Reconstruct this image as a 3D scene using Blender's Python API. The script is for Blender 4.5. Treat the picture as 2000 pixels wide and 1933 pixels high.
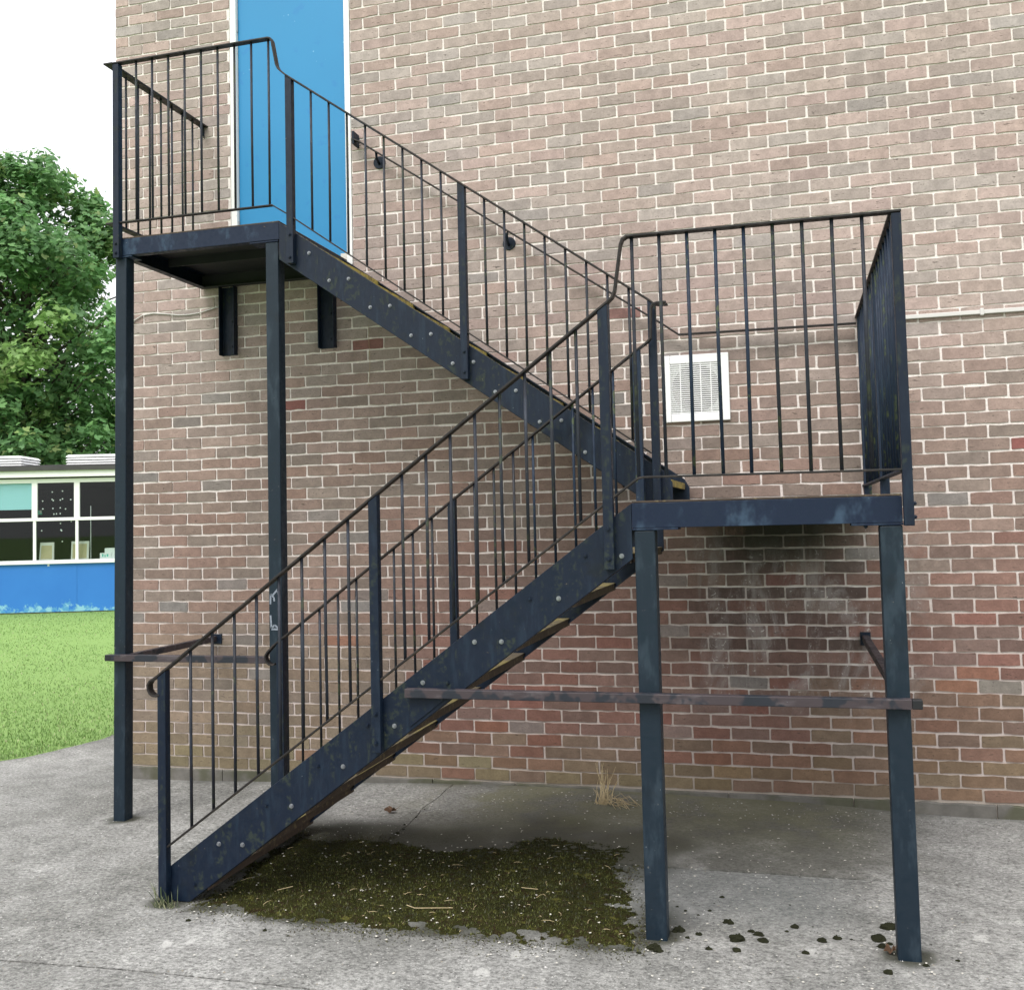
import bpy, bmesh, math, random
from mathutils import Vector, Matrix, noise as mn

# ------------------------------------------------------------------ clear
for o in list(bpy.data.objects): bpy.data.objects.remove(o)
scene = bpy.context.scene
COL = scene.collection
rnd = random.Random(7)
R = math.radians

# ------------------------------------------------------------------ camera
cam_d = bpy.data.cameras.new('camera'); cam = bpy.data.objects.new('camera', cam_d); COL.objects.link(cam)
right = Vector((0.96447405, 0.26310851, -0.02374295))
down = Vector((-0.03709958, 0.04591274, -0.9982563))
fwd = Vector((-0.26155962, 0.96367315, 0.05404286))
CAM = Vector((2.6385, -6.1807, 1.69185))
M = Matrix(((right.x, -down.x, -fwd.x, CAM.x), (right.y, -down.y, -fwd.y, CAM.y), (right.z, -down.z, -fwd.z, CAM.z), (0, 0, 0, 1)))
cam.matrix_world = M
cam_d.sensor_width = 36; cam_d.sensor_fit = 'HORIZONTAL'
cam_d.lens = 1998.59 / 2000 * 36
cam_d.shift_y = -55.65 / 2000
cam_d.clip_start = 0.05; cam_d.clip_end = 2000
scene.camera = cam

# ------------------------------------------------------------------ world, sun, exposure
SUN_EL, SUN_AZ = 52, 195          # degrees; azimuth from +Y clockwise
world = bpy.data.worlds.new('World'); scene.world = world; world.use_nodes = True
wt = world.node_tree; wt.nodes.clear()
wo = wt.nodes.new('ShaderNodeOutputWorld'); bg = wt.nodes.new('ShaderNodeBackground')
sky = wt.nodes.new('ShaderNodeTexSky'); sky.sky_type = 'NISHITA'; sky.sun_disc = False
sky.sun_elevation = R(SUN_EL); sky.sun_rotation = R(SUN_AZ); sky.dust_density = 6; sky.air_density = 1.0
mixw = wt.nodes.new('ShaderNodeMix'); mixw.data_type = 'RGBA'; mixw.inputs[0].default_value = 0.86
# cloud cover with the standard overcast distribution: zenith three times the horizon
tc = wt.nodes.new('ShaderNodeTexCoord'); sx = wt.nodes.new('ShaderNodeSeparateXYZ'); mr = wt.nodes.new('ShaderNodeMapRange')
mr.inputs['From Min'].default_value = 0; mr.inputs['From Max'].default_value = 1; mr.inputs['To Min'].default_value = 6.4; mr.inputs['To Max'].default_value = 19.2
cc_ = wt.nodes.new('ShaderNodeMix'); cc_.data_type = 'RGBA'; cc_.blend_type = 'MULTIPLY'; cc_.inputs[0].default_value = 1; cc_.inputs[7].default_value = (1.0, 1.0, 1.03, 1)
wt.links.new(tc.outputs['Generated'], sx.inputs[0]); wt.links.new(sx.outputs[2], mr.inputs['Value']); wt.links.new(mr.outputs[0], cc_.inputs[6]); wt.links.new(cc_.outputs[2], mixw.inputs[7])
wt.links.new(sky.outputs[0], mixw.inputs[6]); wt.links.new(mixw.outputs[2], bg.inputs[0])
bg.inputs[1].default_value = 0.10
wt.links.new(bg.outputs[0], wo.inputs[0])
sd = bpy.data.lights.new('sun', 'SUN'); sd.energy = 1.2; sd.angle = R(26); sd.color = (1, 0.97, 0.92)
sun = bpy.data.objects.new('sun', sd); COL.objects.link(sun)
az = R(SUN_AZ); el = R(SUN_EL)
sdir = Vector((math.sin(az) * math.cos(el), math.cos(az) * math.cos(el), math.sin(el)))
sun.rotation_euler = sdir.to_track_quat('Z', 'Y').to_euler(); sun.location = (0, -8, 12)
vs = scene.view_settings
vs.view_transform = 'Standard'; vs.look = 'None'; vs.gamma = 1; vs.exposure = 0.72; vs.use_curve_mapping = False
scene.render.engine = 'CYCLES'
try:
    scene.cycles.max_bounces = 4; scene.cycles.diffuse_bounces = 3; scene.cycles.glossy_bounces = 2; scene.cycles.transparent_max_bounces = 8
except Exception: pass

# ------------------------------------------------------------------ material helpers
def lin(r, g, b):
    f = lambda c: ((c / 255 + .055) / 1.055) ** 2.4 if c / 255 > .04045 else c / 255 / 12.92
    return (f(r), f(g), f(b))
class NT:
    def __init__(s, name, rough=.6, spec=.4, metal=0.0):
        s.m = bpy.data.materials.new(name); s.m.use_nodes = True; s.t = s.m.node_tree; s.n = s.t.nodes
        s.n.clear(); s.out = s.n.new('ShaderNodeOutputMaterial'); s.b = s.n.new('ShaderNodeBsdfPrincipled')
        s.t.links.new(s.b.outputs[0], s.out.inputs[0])
        s.b.inputs['Roughness'].default_value = rough; s.b.inputs['Specular IOR Level'].default_value = spec
        s.b.inputs['Metallic'].default_value = metal
        s.geo = s.n.new('ShaderNodeNewGeometry'); s.pos = s.geo.outputs['Position']
    def L(s, a, b): s.t.links.new(a, b)
    def v(s, x):            # scale position
        if x is None: return s.pos
        n = s.n.new('ShaderNodeVectorMath'); n.operation = 'MULTIPLY'; s.L(s.pos, n.inputs[0]); n.inputs[1].default_value = x; return n.outputs[0]
    def noise(s, scale, detail=3, rough=.55, vec=None, dist=0):
        n = s.n.new('ShaderNodeTexNoise'); n.inputs['Scale'].default_value = scale; n.inputs['Detail'].default_value = detail
        n.inputs['Roughness'].default_value = rough; n.inputs['Distortion'].default_value = dist
        s.L(s.v(vec), n.inputs['Vector']); return n.outputs['Fac']
    def voro(s, scale, vec=None, out='Distance', rnd_=1):
        n = s.n.new('ShaderNodeTexVoronoi'); n.inputs['Scale'].default_value = scale; n.inputs['Randomness'].default_value = rnd_
        s.L(s.v(vec), n.inputs['Vector']); return n.outputs[out]
    def ramp(s, f, a, b, lo=0.0, hi=1.0, smooth=True):
        n = s.n.new('ShaderNodeMapRange'); n.interpolation_type = 'SMOOTHSTEP' if smooth else 'LINEAR'
        n.inputs['From Min'].default_value = a; n.inputs['From Max'].default_value = b
        n.inputs['To Min'].default_value = lo; n.inputs['To Max'].default_value = hi; s.L(f, n.inputs['Value']); return n.outputs['Result']
    def math(s, op, a, b):
        n = s.n.new('ShaderNodeMath'); n.operation = op
        for i, x in enumerate((a, b)):
            if isinstance(x, (int, float)): n.inputs[i].default_value = x
            else: s.L(x, n.inputs[i])
        return n.outputs[0]
    def mul(s, *a):
        r = a[0]
        for x in a[1:]: r = s.math('MULTIPLY', r, x)
        return r
    def xyz(s):
        n = s.n.new('ShaderNodeSeparateXYZ'); s.L(s.pos, n.inputs[0]); return n.outputs
    def mix(s, f, a, b, blend='MIX'):
        n = s.n.new('ShaderNodeMix'); n.data_type = 'RGBA'; n.blend_type = blend
        if isinstance(f, (int, float)): n.inputs[0].default_value = f
        else: s.L(f, n.inputs[0])
        for i, x in ((6, a), (7, b)):
            if isinstance(x, tuple): n.inputs[i].default_value = (*x[:3], 1)
            else: s.L(x, n.inputs[i])
        return n.outputs[2]
    def gray(s, f):
        n = s.n.new('ShaderNodeCombineColor')
        for i in range(3): s.L(f, n.inputs[i])
        return n.outputs[0]
    def attr(s, name):
        n = s.n.new('ShaderNodeAttribute'); n.attribute_name = name; return n.outputs['Color']
    def col(s, c):
        if isinstance(c, tuple): s.b.inputs['Base Color'].default_value = (*c[:3], 1)
        else: s.L(c, s.b.inputs['Base Color'])
    def rgh(s, f): s.L(f, s.b.inputs['Roughness'])
    def bump(s, h, strength=.3, dist=.002):
        n = s.n.new('ShaderNodeBump'); n.inputs['Strength'].default_value = strength; n.inputs['Distance'].default_value = dist
        s.L(h, n.inputs['Height']); s.L(n.outputs[0], s.b.inputs['Normal'])

# ------------------------------------------------------------------ materials
def paint(name, base, faded, grime, rust, fade_amt=.5, rough=.42, algae=0.0, streak=(9, 9, 1.6), g_amt=.6, g_lo=.55):
    m = NT(name, rough, .28)
    n1 = m.noise(2.2, 4, .65, streak); n2 = m.noise(34, 3, .7); n3 = m.noise(7, 3, .65)
    c = m.mix(m.ramp(n1, .50, .68, 0, fade_amt), base, faded)
    c = m.mix(m.ramp(n3, g_lo, g_lo + (.2 if g_amt < .7 else .06), 0, g_amt), c, grime)
    c = m.mix(m.mul(m.ramp(n2, .70, .74), m.ramp(n3, .45, .6)), c, rust)
    if algae: c = m.mix(m.mul(m.ramp(n2, .46, .62), m.ramp(n1, .50, .40), algae), c, (.075, .095, .035))
    sp = m.ramp(m.voro(38, None), .055, .03)                      # pale droppings and nicks
    c = m.mix(m.mul(sp, m.ramp(n1, .56, .62)), c, (.42, .46, .48))
    m.col(c); m.rgh(m.ramp(n2, .3, .7, rough - .08, rough + .2))
    return m.m
NAVY = paint('navy_paint', (.0032, .0092, .0225), (.013, .027, .046), (.006, .009, .0105), (.13, .11, .08), .5, .46, .22)
NAVY_BEAM = paint('navy_paint_chalky', (.0036, .0115, .032), (.036, .066, .108), (.008, .018, .036), (.09, .06, .04), .85, .48, 0, (3.2, 3.2, 2.0))
NAVY_POST = paint('navy_paint_posts', (.0072, .0165, .0270), (.028, .045, .061), (.0065, .0115, .0165), (.10, .10, .10), .6, .44, 0, (6, 6, 2))
NAVY_ALGAE = paint('navy_paint_algae', (.007, .0165, .036), (.03, .052, .08), (.01, .012, .018), (.2, .2, .19), .5, .5, .75)
BARPAINT = paint('baluster_paint', (.015, .018, .026), (.040, .052, .075), (.025, .018, .013), (.16, .12, .07), .5, .5, .4)
RAILPAINT = paint('worn_handrail', (.017, .0155, .0155), (.05, .041, .036), (.034, .022, .015), (.13, .09, .06), .6, .48)
BARRIER = paint('worn_barrier_paint', (.050, .040, .044), (.095, .084, .090), (.016, .021, .029), (.03, .05, .07), .7, .45, 0, (3, 9, 9), .9, .50)
m = NT('zinc_bolt', .38, .5, .75); m.col(m.mix(m.noise(60), (.17, .18, .20), (.36, .38, .40))); ZINC = m.m
m = NT('black_plastic', .5); m.col((.01, .011, .013)); BLACK = m.m
m = NT('tread_plate', .75)
c = m.mix(m.noise(9, 5, .65), (.03, .022, .018), (.10, .07, .05)); c = m.mix(m.ramp(m.noise(40, 3), .55, .7), c, (.14, .11, .06)); m.col(c); m.bump(m.noise(120, 2), .4, .002); TREAD = m.m
m = NT('tread_grit', .85); m.col(m.mix(m.ramp(m.noise(5, 4, .7), .42, .62), (.10, .08, .055), (.20, .165, .062))); GRIT = m.m
m = NT('yellow_nosing', .7)
c = m.mix(m.ramp(m.noise(13, 5, .7), .42, .66), (.36, .285, .065), (.14, .11, .055)); c = m.mix(m.ramp(m.noise(50, 3), .55, .7), c, (.10, .085, .05)); m.col(c); YELLOW = m.m
m = NT('dark_underside', .7); m.col(m.mix(m.noise(6, 4), (.01, .011, .014), (.03, .03, .032))); UNDER = m.m

# brick
def brickmat(name, bloom):
    m = NT(name, .88, .2)
    X, Y, Z = m.xyz()
    n1 = m.noise(15, 3, .65); n2 = m.noise(95, 2, .6)
    c = m.mix(1.0, m.attr('Col'), m.gray(m.ramp(n1, .25, .75, .78, 1.22, False)), 'MULTIPLY')
    c = m.mix(1.0, c, m.gray(m.ramp(n2, .25, .75, .88, 1.12, False)), 'MULTIPLY')
    c = m.mix(1.0, c, m.gray(m.ramp(m.noise(.9, 3, .6, (1, 1, .6)), .3, .7, .88, 1.10, False)), 'MULTIPLY')          # broad weathering
    cre = m.ramp(m.noise(9, 4, .72, (2.2, 2.2, 9.5), .7), .595, .65)                    # drag creases of the clay
    c = m.mix(m.mul(cre, m.ramp(n1, .42, .54), .72), c, (.045, .036, .03))
    pit = m.mul(m.ramp(m.voro(36, (1, 1, 1.5)), .14, .10), m.ramp(n1, .52, .60))
    c = m.mix(m.mul(pit, .7), c, (.03, .024, .02))
    if bloom:
        # lime bloom under and beside the lower landing
        zone = m.mul(m.ramp(X, 1.95, 2.25), m.ramp(X, 3.6, 3.0), m.ramp(Z, .45, .8), m.ramp(Z, 1.75, 1.45))
        big = m.noise(3.2, 5, .74, (1.6, 1, .55), .5)
        c = m.mix(m.mul(zone, m.ramp(big, .46, .64), .55), c, (.34, .315, .305))
        wh = m.mul(zone, m.ramp(m.noise(28, 3, .75, (1, 1, 1.4), 1.2), .60, .68), m.ramp(big, .44, .58))
        c = m.mix(m.mul(wh, .8), c, (.62, .60, .57))
        # green-black algae stain below the landing deck, with the deck's shade painted in
        al_shade = m.mul(m.ramp(X, 2.05, 2.4), m.ramp(X, 3.05, 2.7), m.ramp(Z, 1.28, 1.58), m.ramp(Z, 1.72, 1.66), m.ramp(big, .25, .5))
        c = m.mix(m.mul(al_shade, .9), c, (.022, .024, .016))
    m.col(c); m.bump(n2, .3, .003)
    return m.m
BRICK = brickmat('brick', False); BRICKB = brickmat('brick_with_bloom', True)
m = NT('mortar', .92, .2)
X, Y, Z = m.xyz()
c = m.mix(m.noise(3, 4, .6), (.72, .655, .62), (.83, .775, .745))
c = m.mix(1.0, c, m.gray(m.ramp(m.noise(70, 3), .25, .75, .82, 1.12, False)), 'MULTIPLY')
al_shade = m.mul(m.ramp(X, 2.05, 2.4), m.ramp(X, 3.05, 2.7), m.ramp(Z, 1.28, 1.58), m.ramp(Z, 1.72, 1.66))
c = m.mix(m.mul(al_shade, .88), c, (.04, .042, .03))  # algae and the landing's shade darkened into the joints
c = m.mix(m.ramp(Z, 2.4, .5, 0, .62), c, (.33, .262, .232))
c = m.mix(m.ramp(Z, .30, .08, 0, .4), c, (.2, .18, .11))
zn = m.mul(m.ramp(X, 1.95, 2.25), m.ramp(X, 3.6, 3.0), m.ramp(Z, .45, .8), m.ramp(Z, 1.6, 1.4)); c = m.mix(m.mul(zn, m.ramp(m.noise(5, 4, .7), .45, .6), .6), c, (.72, .69, .66))
m.col(c); m.bump(m.noise(160, 3), .5, .002); MORTAR = m.m
m = NT('plinth_concrete', .92, .2)
c = m.mix(m.noise(8, 5, .65), (.055, .053, .046), (.225, .215, .195)); c = m.mix(m.ramp(m.noise(3, 4), .45, .6, 0, .75), c, (.075, .078, .045)); m.col(c); m.bump(m.noise(60, 4), .6, .004); PLINTH = m.m

# paintwork of the door etc.
m = NT('door_blue', .42)
c = m.mix(m.noise(1.3, 3), lin(33, 122, 172), lin(40, 133, 184)); c = m.mix(m.mul(m.ramp(m.noise(11, 3), .62, .7), .35), c, lin(30, 110, 175))
sp = m.mul(m.ramp(m.voro(16), .10, .07), m.ramp(m.noise(2.2, 2), .56, .62)); c = m.mix(m.mul(sp, .6), c, lin(150, 200, 225)); m.col(c); DOORBLUE = m.m
m = NT('white_paint', .5); c = m.mix(m.noise(9, 4), (.70, .70, .69), (.82, .82, .81)); c = m.mix(m.ramp(m.noise(30, 3), .68, .72), c, (.4, .39, .37)); m.col(c); WHITE = m.m
m = NT('white_plastic', .45); m.col(m.mix(m.noise(5, 3), (.76, .77, .78), (.83, .83, .83))); WPLASTIC = m.m
m = NT('fan_dark', .8); m.col((.035, .035, .035)); DARK = m.m
m = NT('conduit_grey', .5); m.col(m.mix(m.noise(12, 3), (.52, .51, .49), (.62, .60, .58))); CONDUIT = m.m
m = NT('hinge_steel', .4, .5, .6); m.col((.3, .32, .34)); STEEL = m.m

# concrete
m = NT('concrete', .93, .2)
X, Y, Z = m.xyz()
lg = m.noise(.8, 4, .65)
c = m.mix(m.ramp(lg, .35, .65), (.205, .205, .191), (.30, .299, .284))
c = m.mix(1.0, c, m.gray(m.ramp(m.noise(6.5, 4, .75),   .28, .72, .76, 1.20, False)), 'MULTIPLY')
g2 = m.noise(48, 4, .85, (1, 1.25, 1)); c = m.mix(1.0, c, m.gray(m.ramp(g2, .30, .70, .25, 1.75, False)), 'MULTIPLY')
agg = m.ramp(m.voro(46, (1, 1.3, 1)), .22, .13); c = m.mix(m.mul(agg, m.ramp(m.noise(5, 2), .42, .56), .62), c, (.50, .495, .47))
drk = m.ramp(m.voro(31, (1.3, 1, 1)), .15, .09); c = m.mix(m.mul(drk, m.ramp(m.noise(2.6, 3), .44, .58), .78), c, (.06, .058, .05))
gum = m.mul(m.ramp(m.math('ADD', m.voro(6.4, (1, .8, 1)), m.ramp(m.noise(19, 4, .8), .3, .7, -.16, .16, False)), .18, .14), m.ramp(lg, .50, .55), m.ramp(Y, -1.2, -1.9))
c = m.mix(m.mul(gum, .6), c, (.54, .535, .51))
st_ = m.attr('StainShade'); stf = m.n.new('ShaderNodeSeparateColor'); m.L(st_, stf.inputs[0])
c = m.mix(m.mul(m.ramp(m.math('ADD', stf.outputs[0], m.ramp(g2, .3, .7, -.22, .22, False)), .15, .75), .85), c, (.038, .040, .025))
# damp, algae-darkened strip between the stair and the wall
mk = m.noise(2.1, 5, .68)
damp = m.mul(m.ramp(Y, -1.2475, -1.2425), m.ramp(X, .2, 1.3), m.ramp(X, 3.45, 2.7), m.ramp(mk, .28, .54))
c = m.mix(m.mul(damp, .72), c, (.085, .083, .068))
olive = m.mul(m.ramp(Y, -1.25, -.3), m.ramp(X, .1, .9), m.ramp(X, 3.3, 2.6), m.ramp(mk, .66, .44))
c = m.mix(m.mul(olive, .75), c, (.15, .147, .09))
slate = m.mul(m.ramp(Y, -1.23, -1.27), m.ramp(Y, -2.1, -1.6), m.ramp(X, 1.7, 2.0), m.ramp(X, 3.0, 2.6))
c = m.mix(m.mul(slate, .45), c, (.16, .175, .175))
m.col(c); m.bump(g2, 1.0, .012); CONCRETE = m.m
m = NT('joint_soil', .95, .1); m.col(m.mix(m.noise(30), (.015, .014, .010), (.05, .045, .035))); SOIL = m.m

m = NT('lawn', .9, .2)
c = m.mix(m.noise(1.2, 5, .6), (.14, .24, .065), (.195, .305, .09)); c = m.mix(m.ramp(m.noise(60, 4, .7), .52, .68), c, (.20, .31, .10)); m.col(c); m.bump(m.noise(80, 4), .5, .01); LAWN = m.m
def leafmat(name, trans=.25):
    m = NT(name, .5, .35)
    c = m.attr('Col'); m.col(c)
    tr = m.n.new('ShaderNodeBsdfTranslucent'); m.L(c, tr.inputs[0]); mx = m.n.new('ShaderNodeMixShader'); mx.inputs[0].default_value = trans
    m.L(m.b.outputs[0], mx.inputs[1]); m.L(tr.outputs[0], mx.inputs[2]); m.L(mx.outputs[0], m.out.inputs[0]); return m.m
LEAF = leafmat('leaf', .45); BLADE = leafmat('grass_blade', .2); MOSSB = leafmat('moss_blade', .1)
m = NT('moss', .95, .1); c = m.mix(m.noise(5, 5, .65), (.011, .013, .005), (.046, .047, .011)); c = m.mix(m.ramp(m.noise(30, 4, .7), .48, .66), c, (.026, .018, .008)); c = m.mix(m.ramp(m.noise(22, 3, .7), .58, .7), c, (.10, .097, .024)); m.col(c); m.bump(m.noise(90, 4, .7), 1, .012); MOSS = m.m
m = NT('moss_dark', .95, .1); m.col(m.mix(m.noise(40, 4), (.008, .009, .006), (.035, .037, .018))); m.bump(m.noise(130, 4, .7), 1, .008); MOSSD = m.m
m = NT('straw', .8, .2); m.col(m.mix(m.noise(9, 2), (.30, .23, .11), (.55, .46, .30))); STRAW = m.m
m = NT('petal', .8, .2); m.col(m.mix(m.noise(50, 2), (.38, .36, .30), (.68, .66, .6))); PETAL = m.m
m = NT('brown_leaf', .8, .2); m.col(m.mix(m.noise(40, 3), (.085, .05, .032), (.15, .09, .055))); BROWN = m.m
m = NT('bark', .9, .2); m.col(m.mix(m.noise(6, 5, .6, (3, 3, .6)), (.05, .045, .035), (.14, .13, .10))); m.bump(m.noise(12, 4, .6, (3, 3, .6)), .8, .03); BARK = m.m

# school hut behind the lawn
m = NT('panel_blue', .55)
m.pos = m.geo.outputs['Position']; X, Y, Z = m.xyz()
c = m.mix(m.noise(.9, 4), lin(38, 106, 184), lin(54, 128, 204))
fl = m.mul(m.ramp(m.math('ADD', m.noise(3.2, 6, .75), m.ramp(Z, .40, .05, -.06, .22, False)), .675, .70), 1.0)
c = m.mix(fl, c, m.mix(m.ramp(m.noise(9, 3), .45, .6), lin(80, 148, 192), lin(132, 186, 204))); m.col(c); PANEL = m.m
m = NT('hut_white', .55); c = m.mix(m.noise(3, 3), (.78, .785, .79), (.84, .84, .84)); m.col(c); HWHITE = m.m
m = NT('roof_felt', .85); m.col(m.mix(m.noise(4, 4), (.035, .035, .036), (.09, .088, .085))); FELT = m.m
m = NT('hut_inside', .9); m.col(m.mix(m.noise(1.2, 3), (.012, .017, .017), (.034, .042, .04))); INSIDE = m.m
m = NT('blind', .8); m.col(lin(176, 226, 236)); m.b.inputs['Emission Color'].default_value = (0, 0, 0, 1); BLIND = m.m
m = NT('hut_base', .9); m.col(m.mix(m.noise(5, 4), (.17, .15, .11), (.28, .26, .2))); HBASE = m.m
m = NT('card_tan', .8); m.col(m.mix(m.noise(5, 3), (.40, .33, .18), (.52, .44, .27))); CARD = m.m
m = NT('card_edge', .8); m.col((.62, .6, .55)); CARDE = m.m
m = NT('turquoise_print', .8); m.col(lin(90, 190, 170)); TURQ = m.m
gm = bpy.data.materials.new('window_glass'); gm.use_nodes = True; t = gm.node_tree; t.nodes.clear()
o_ = t.nodes.new('ShaderNodeOutputMaterial'); tr_ = t.nodes.new('ShaderNodeBsdfTransparent'); gl_ = t.nodes.new('ShaderNodeBsdfGlossy'); gl_.inputs['Roughness'].default_value = .02
tr_.inputs[0].default_value = (.86, .90, .89, 1); lw_ = t.nodes.new('ShaderNodeLayerWeight'); lw_.inputs[0].default_value = .15; fr_ = t.nodes.new('ShaderNodeMapRange'); fr_.inputs['To Min'].default_value = .018; fr_.inputs['To Max'].default_value = .45; t.links.new(lw_.outputs['Facing'], fr_.inputs['Value']); mx_ = t.nodes.new('ShaderNodeMixShader')
t.links.new(fr_.outputs[0], mx_.inputs[0]); t.links.new(tr_.outputs[0], mx_.inputs[1]); t.links.new(gl_.outputs[0], mx_.inputs[2]); t.links.new(mx_.outputs[0], o_.inputs[0]); GLASS = gm

# ------------------------------------------------------------------ mesh helpers
class MB:
    def __init__(s): s.v = []; s.f = []; s.c = []
    def add(s, vs_, fs, col=None):
        k = len(s.v); s.v += [tuple(p) for p in vs_]; s.f += [tuple(i + k for i in f) for f in fs]
        if col is not None: s.c += [col] * len(vs_)
        return s
    def box(s, x0, x1, y0, y1, z0, z1, col=None):
        return s.add([(x0, y0, z0), (x1, y0, z0), (x1, y1, z0), (x0, y1, z0), (x0, y0, z1), (x1, y0, z1), (x1, y1, z1), (x0, y1, z1)],
              [(0, 3, 2, 1), (4, 5, 6, 7), (0, 1, 5, 4), (1, 2, 6, 5), (2, 3, 7, 6), (3, 0, 4, 7)], col)
    def prism(s, poly, y0, y1, axis='y'):
        # poly: outline in (a, z); extruded along y (a = x) or along x (a = y)
        n = len(poly); P = (lambda a, z, e: (a, e, z)) if axis == 'y' else (lambda a, z, e: (e, a, z))
        if axis == 'z': P = lambda a, b, e: (a, b, e)
        vs_ = [P(a, z, y0) for a, z in poly] + [P(a, z, y1) for a, z in poly]
        fs = [tuple(range(n)), tuple(reversed(range(n, 2 * n)))] + [(i, i + n, (i + 1) % n + n, (i + 1) % n) for i in range(n)]
        return s.add(vs_, fs)
    def strip(s, pts, t, y0, y1):
        # flat bar: centre-line pts in (x, z), thickness t, width y0..y1, mitred
        n = len(pts); up = []; dn = []
        for i in range(n):
            a = Vector(pts[max(i - 1, 0)]); b = Vector(pts[i]); c_ = Vector(pts[min(i + 1, n - 1)])
            d1 = (b - a) if i > 0 else (c_ - b); d2 = (c_ - b) if i < n - 1 else (b - a)
            d1.normalize(); d2.normalize()
            n1 = Vector((-d1.y, d1.x)); n2 = Vector((-d2.y, d2.x)); nn = n1 + n2
            if nn.length < 1e-6: nn = n1
            nn.normalize(); k = t / 2 / max(.35, nn.dot(n1)); up.append(b + nn * k); dn.append(b - nn * k)
        vs_ = []; fs = []
        for i in range(n): vs_ += [(up[i].x, y0, up[i].y), (up[i].x, y1, up[i].y), (dn[i].x, y1, dn[i].y), (dn[i].x, y0, dn[i].y)]
        for i in range(n - 1):
            a = 4 * i; b = a + 4
            for j in range(4): fs.append((a + j, a + (j + 1) % 4, b + (j + 1) % 4, b + j))
        fs += [(3, 2, 1, 0), (4 * n - 4, 4 * n - 3, 4 * n - 2, 4 * n - 1)]
        return s.add(vs_, fs)
    def tube(s, pts, r, n=8, col=None):
        pts = [Vector(p) for p in pts]; rr = r if isinstance(r, (list, tuple)) else [r] * len(pts)
        vs_ = []; fs = []; ref = None
        for i, p in enumerate(pts):
            d = (pts[min(i + 1, len(pts) - 1)] - pts[max(i - 1, 0)]).normalized()
            if ref is None: ref = d.orthogonal().normalized()
            ref = (ref - d * ref.dot(d)).normalized(); b = d.cross(ref)
            for k in range(n):
                a = 2 * math.pi * k / n; vs_.append(p + (ref * math.cos(a) + b * math.sin(a)) * rr[i])
        for i in range(len(pts) - 1):
            for k in range(n): fs.append((i * n + k, i * n + (k + 1) % n, (i + 1) * n + (k + 1) % n, (i + 1) * n + k))
        fs += [tuple(reversed(range(n))), tuple(range((len(pts) - 1) * n, len(pts) * n))]
        return s.add(vs_, fs, col)
    def cyl(s, p, d, r, h, n=12):
        p = Vector(p); d = Vector(d).normalized(); return s.tube([p, p + d * h], r, n)
    def obj(s, name, mat, parent=None, bevel=0, smooth=False, local=False):
        me = bpy.data.meshes.new(name); me.from_pydata(s.v, [], s.f); me.update()
        bm = bmesh.new(); bm.from_mesh(me); bmesh.ops.recalc_face_normals(bm, faces=bm.faces) if not s.c else None
        bm.to_mesh(me); bm.free()
        if s.c:
            ca = me.color_attributes.new('Col', 'FLOAT_COLOR', 'POINT')
            ca.data.foreach_set('color', [x for c_ in s.c for x in (*c_, 1.0)])
        me.materials.append(mat)
        if smooth:
            me.polygons.foreach_set('use_smooth', [True] * len(me.polygons))
        o = bpy.data.objects.new(name, me); COL.objects.link(o)
        if parent is not None:
            o.parent = parent
            if parent.type == 'EMPTY' and not local: o.matrix_parent_inverse = Matrix.Translation(-parent.location)
        if bevel:
            b = o.modifiers.new('bevel', 'BEVEL'); b.width = bevel; b.segments = 2; b.limit_method = 'ANGLE'; b.angle_limit = R(40)
        return o
def tag(o, label=None, cat=None, group=None, kind=None):
    for k, v_ in (('label', label), ('category', cat), ('group', group), ('kind', kind)):
        if v_: o[k] = v_
    return o
def empty(name, loc, label=None, cat=None, group=None, rz=0):
    o = bpy.data.objects.new(name, None); COL.objects.link(o); o.location = loc; o.rotation_euler = (0, 0, rz); o.empty_display_size = .1
    return tag(o, label, cat, group)
def sst(a, b, x):
    t_ = min(1, max(0, (x - a) / (b - a))); return t_ * t_ * (3 - 2 * t_)
def gz(x, y):        # height of the concrete
    return .05 - .05 * (1 - sst(-1.9, .6, x)) - .04 * sst(2.5, 3.6, x) * sst(-1.5, 0, y) + .022 * math.exp(-((x - 1.2) / 1.0) ** 2) * sst(-1.0, 0, y) + .004 * mn.noise(Vector((x * .9, y * .9, 3)))

# ================================================================== SETTING
# ---- outline of the moss patch (also stains the concrete round it)
poly = [(0.05, -2.173), (0.34, -2.202), (0.655, -2.26), (0.926, -2.256), (1.205, -2.24), (1.529, -2.262), (1.728, -2.24), (1.909, -2.249), (2.05, -2.21), (2.05, -2.063), (2.013, -1.857), (1.975, -1.729), (1.90, -1.62), (1.86, -1.478), (1.87, -1.298), (1.93, -1.203), (1.86, -1.018), (1.568, -0.9), (1.374, -0.80), (1.166, -0.98), (1.031, -1.13), (0.806, -1.115), (0.544, -1.096), (0.203, -1.116), (0.024, -1.059), (-.06, -1.326), (-.02, -1.677), (0.02, -2.017)]
def inside(x, y):
    c_ = False; n = len(poly)
    for i in range(n):
        (xa, ya), (xb, yb_) = poly[i], poly[(i + 1) % n]
        if (ya > y) != (yb_ > y) and x < (xb - xa) * (y - ya) / (yb_ - ya) + xa: c_ = not c_
    return c_
def edist(x, y):
    d = 9; n = len(poly); p = Vector((x, y))
    for i in range(n):
        a = Vector(poly[i]); b_ = Vector(poly[(i + 1) % n]); t_ = max(0, min(1, (p - a).dot(b_ - a) / (b_ - a).length_squared)); d = min(d, (a + (b_ - a) * t_ - p).length)
    return d if inside(x, y) else -d
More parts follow.
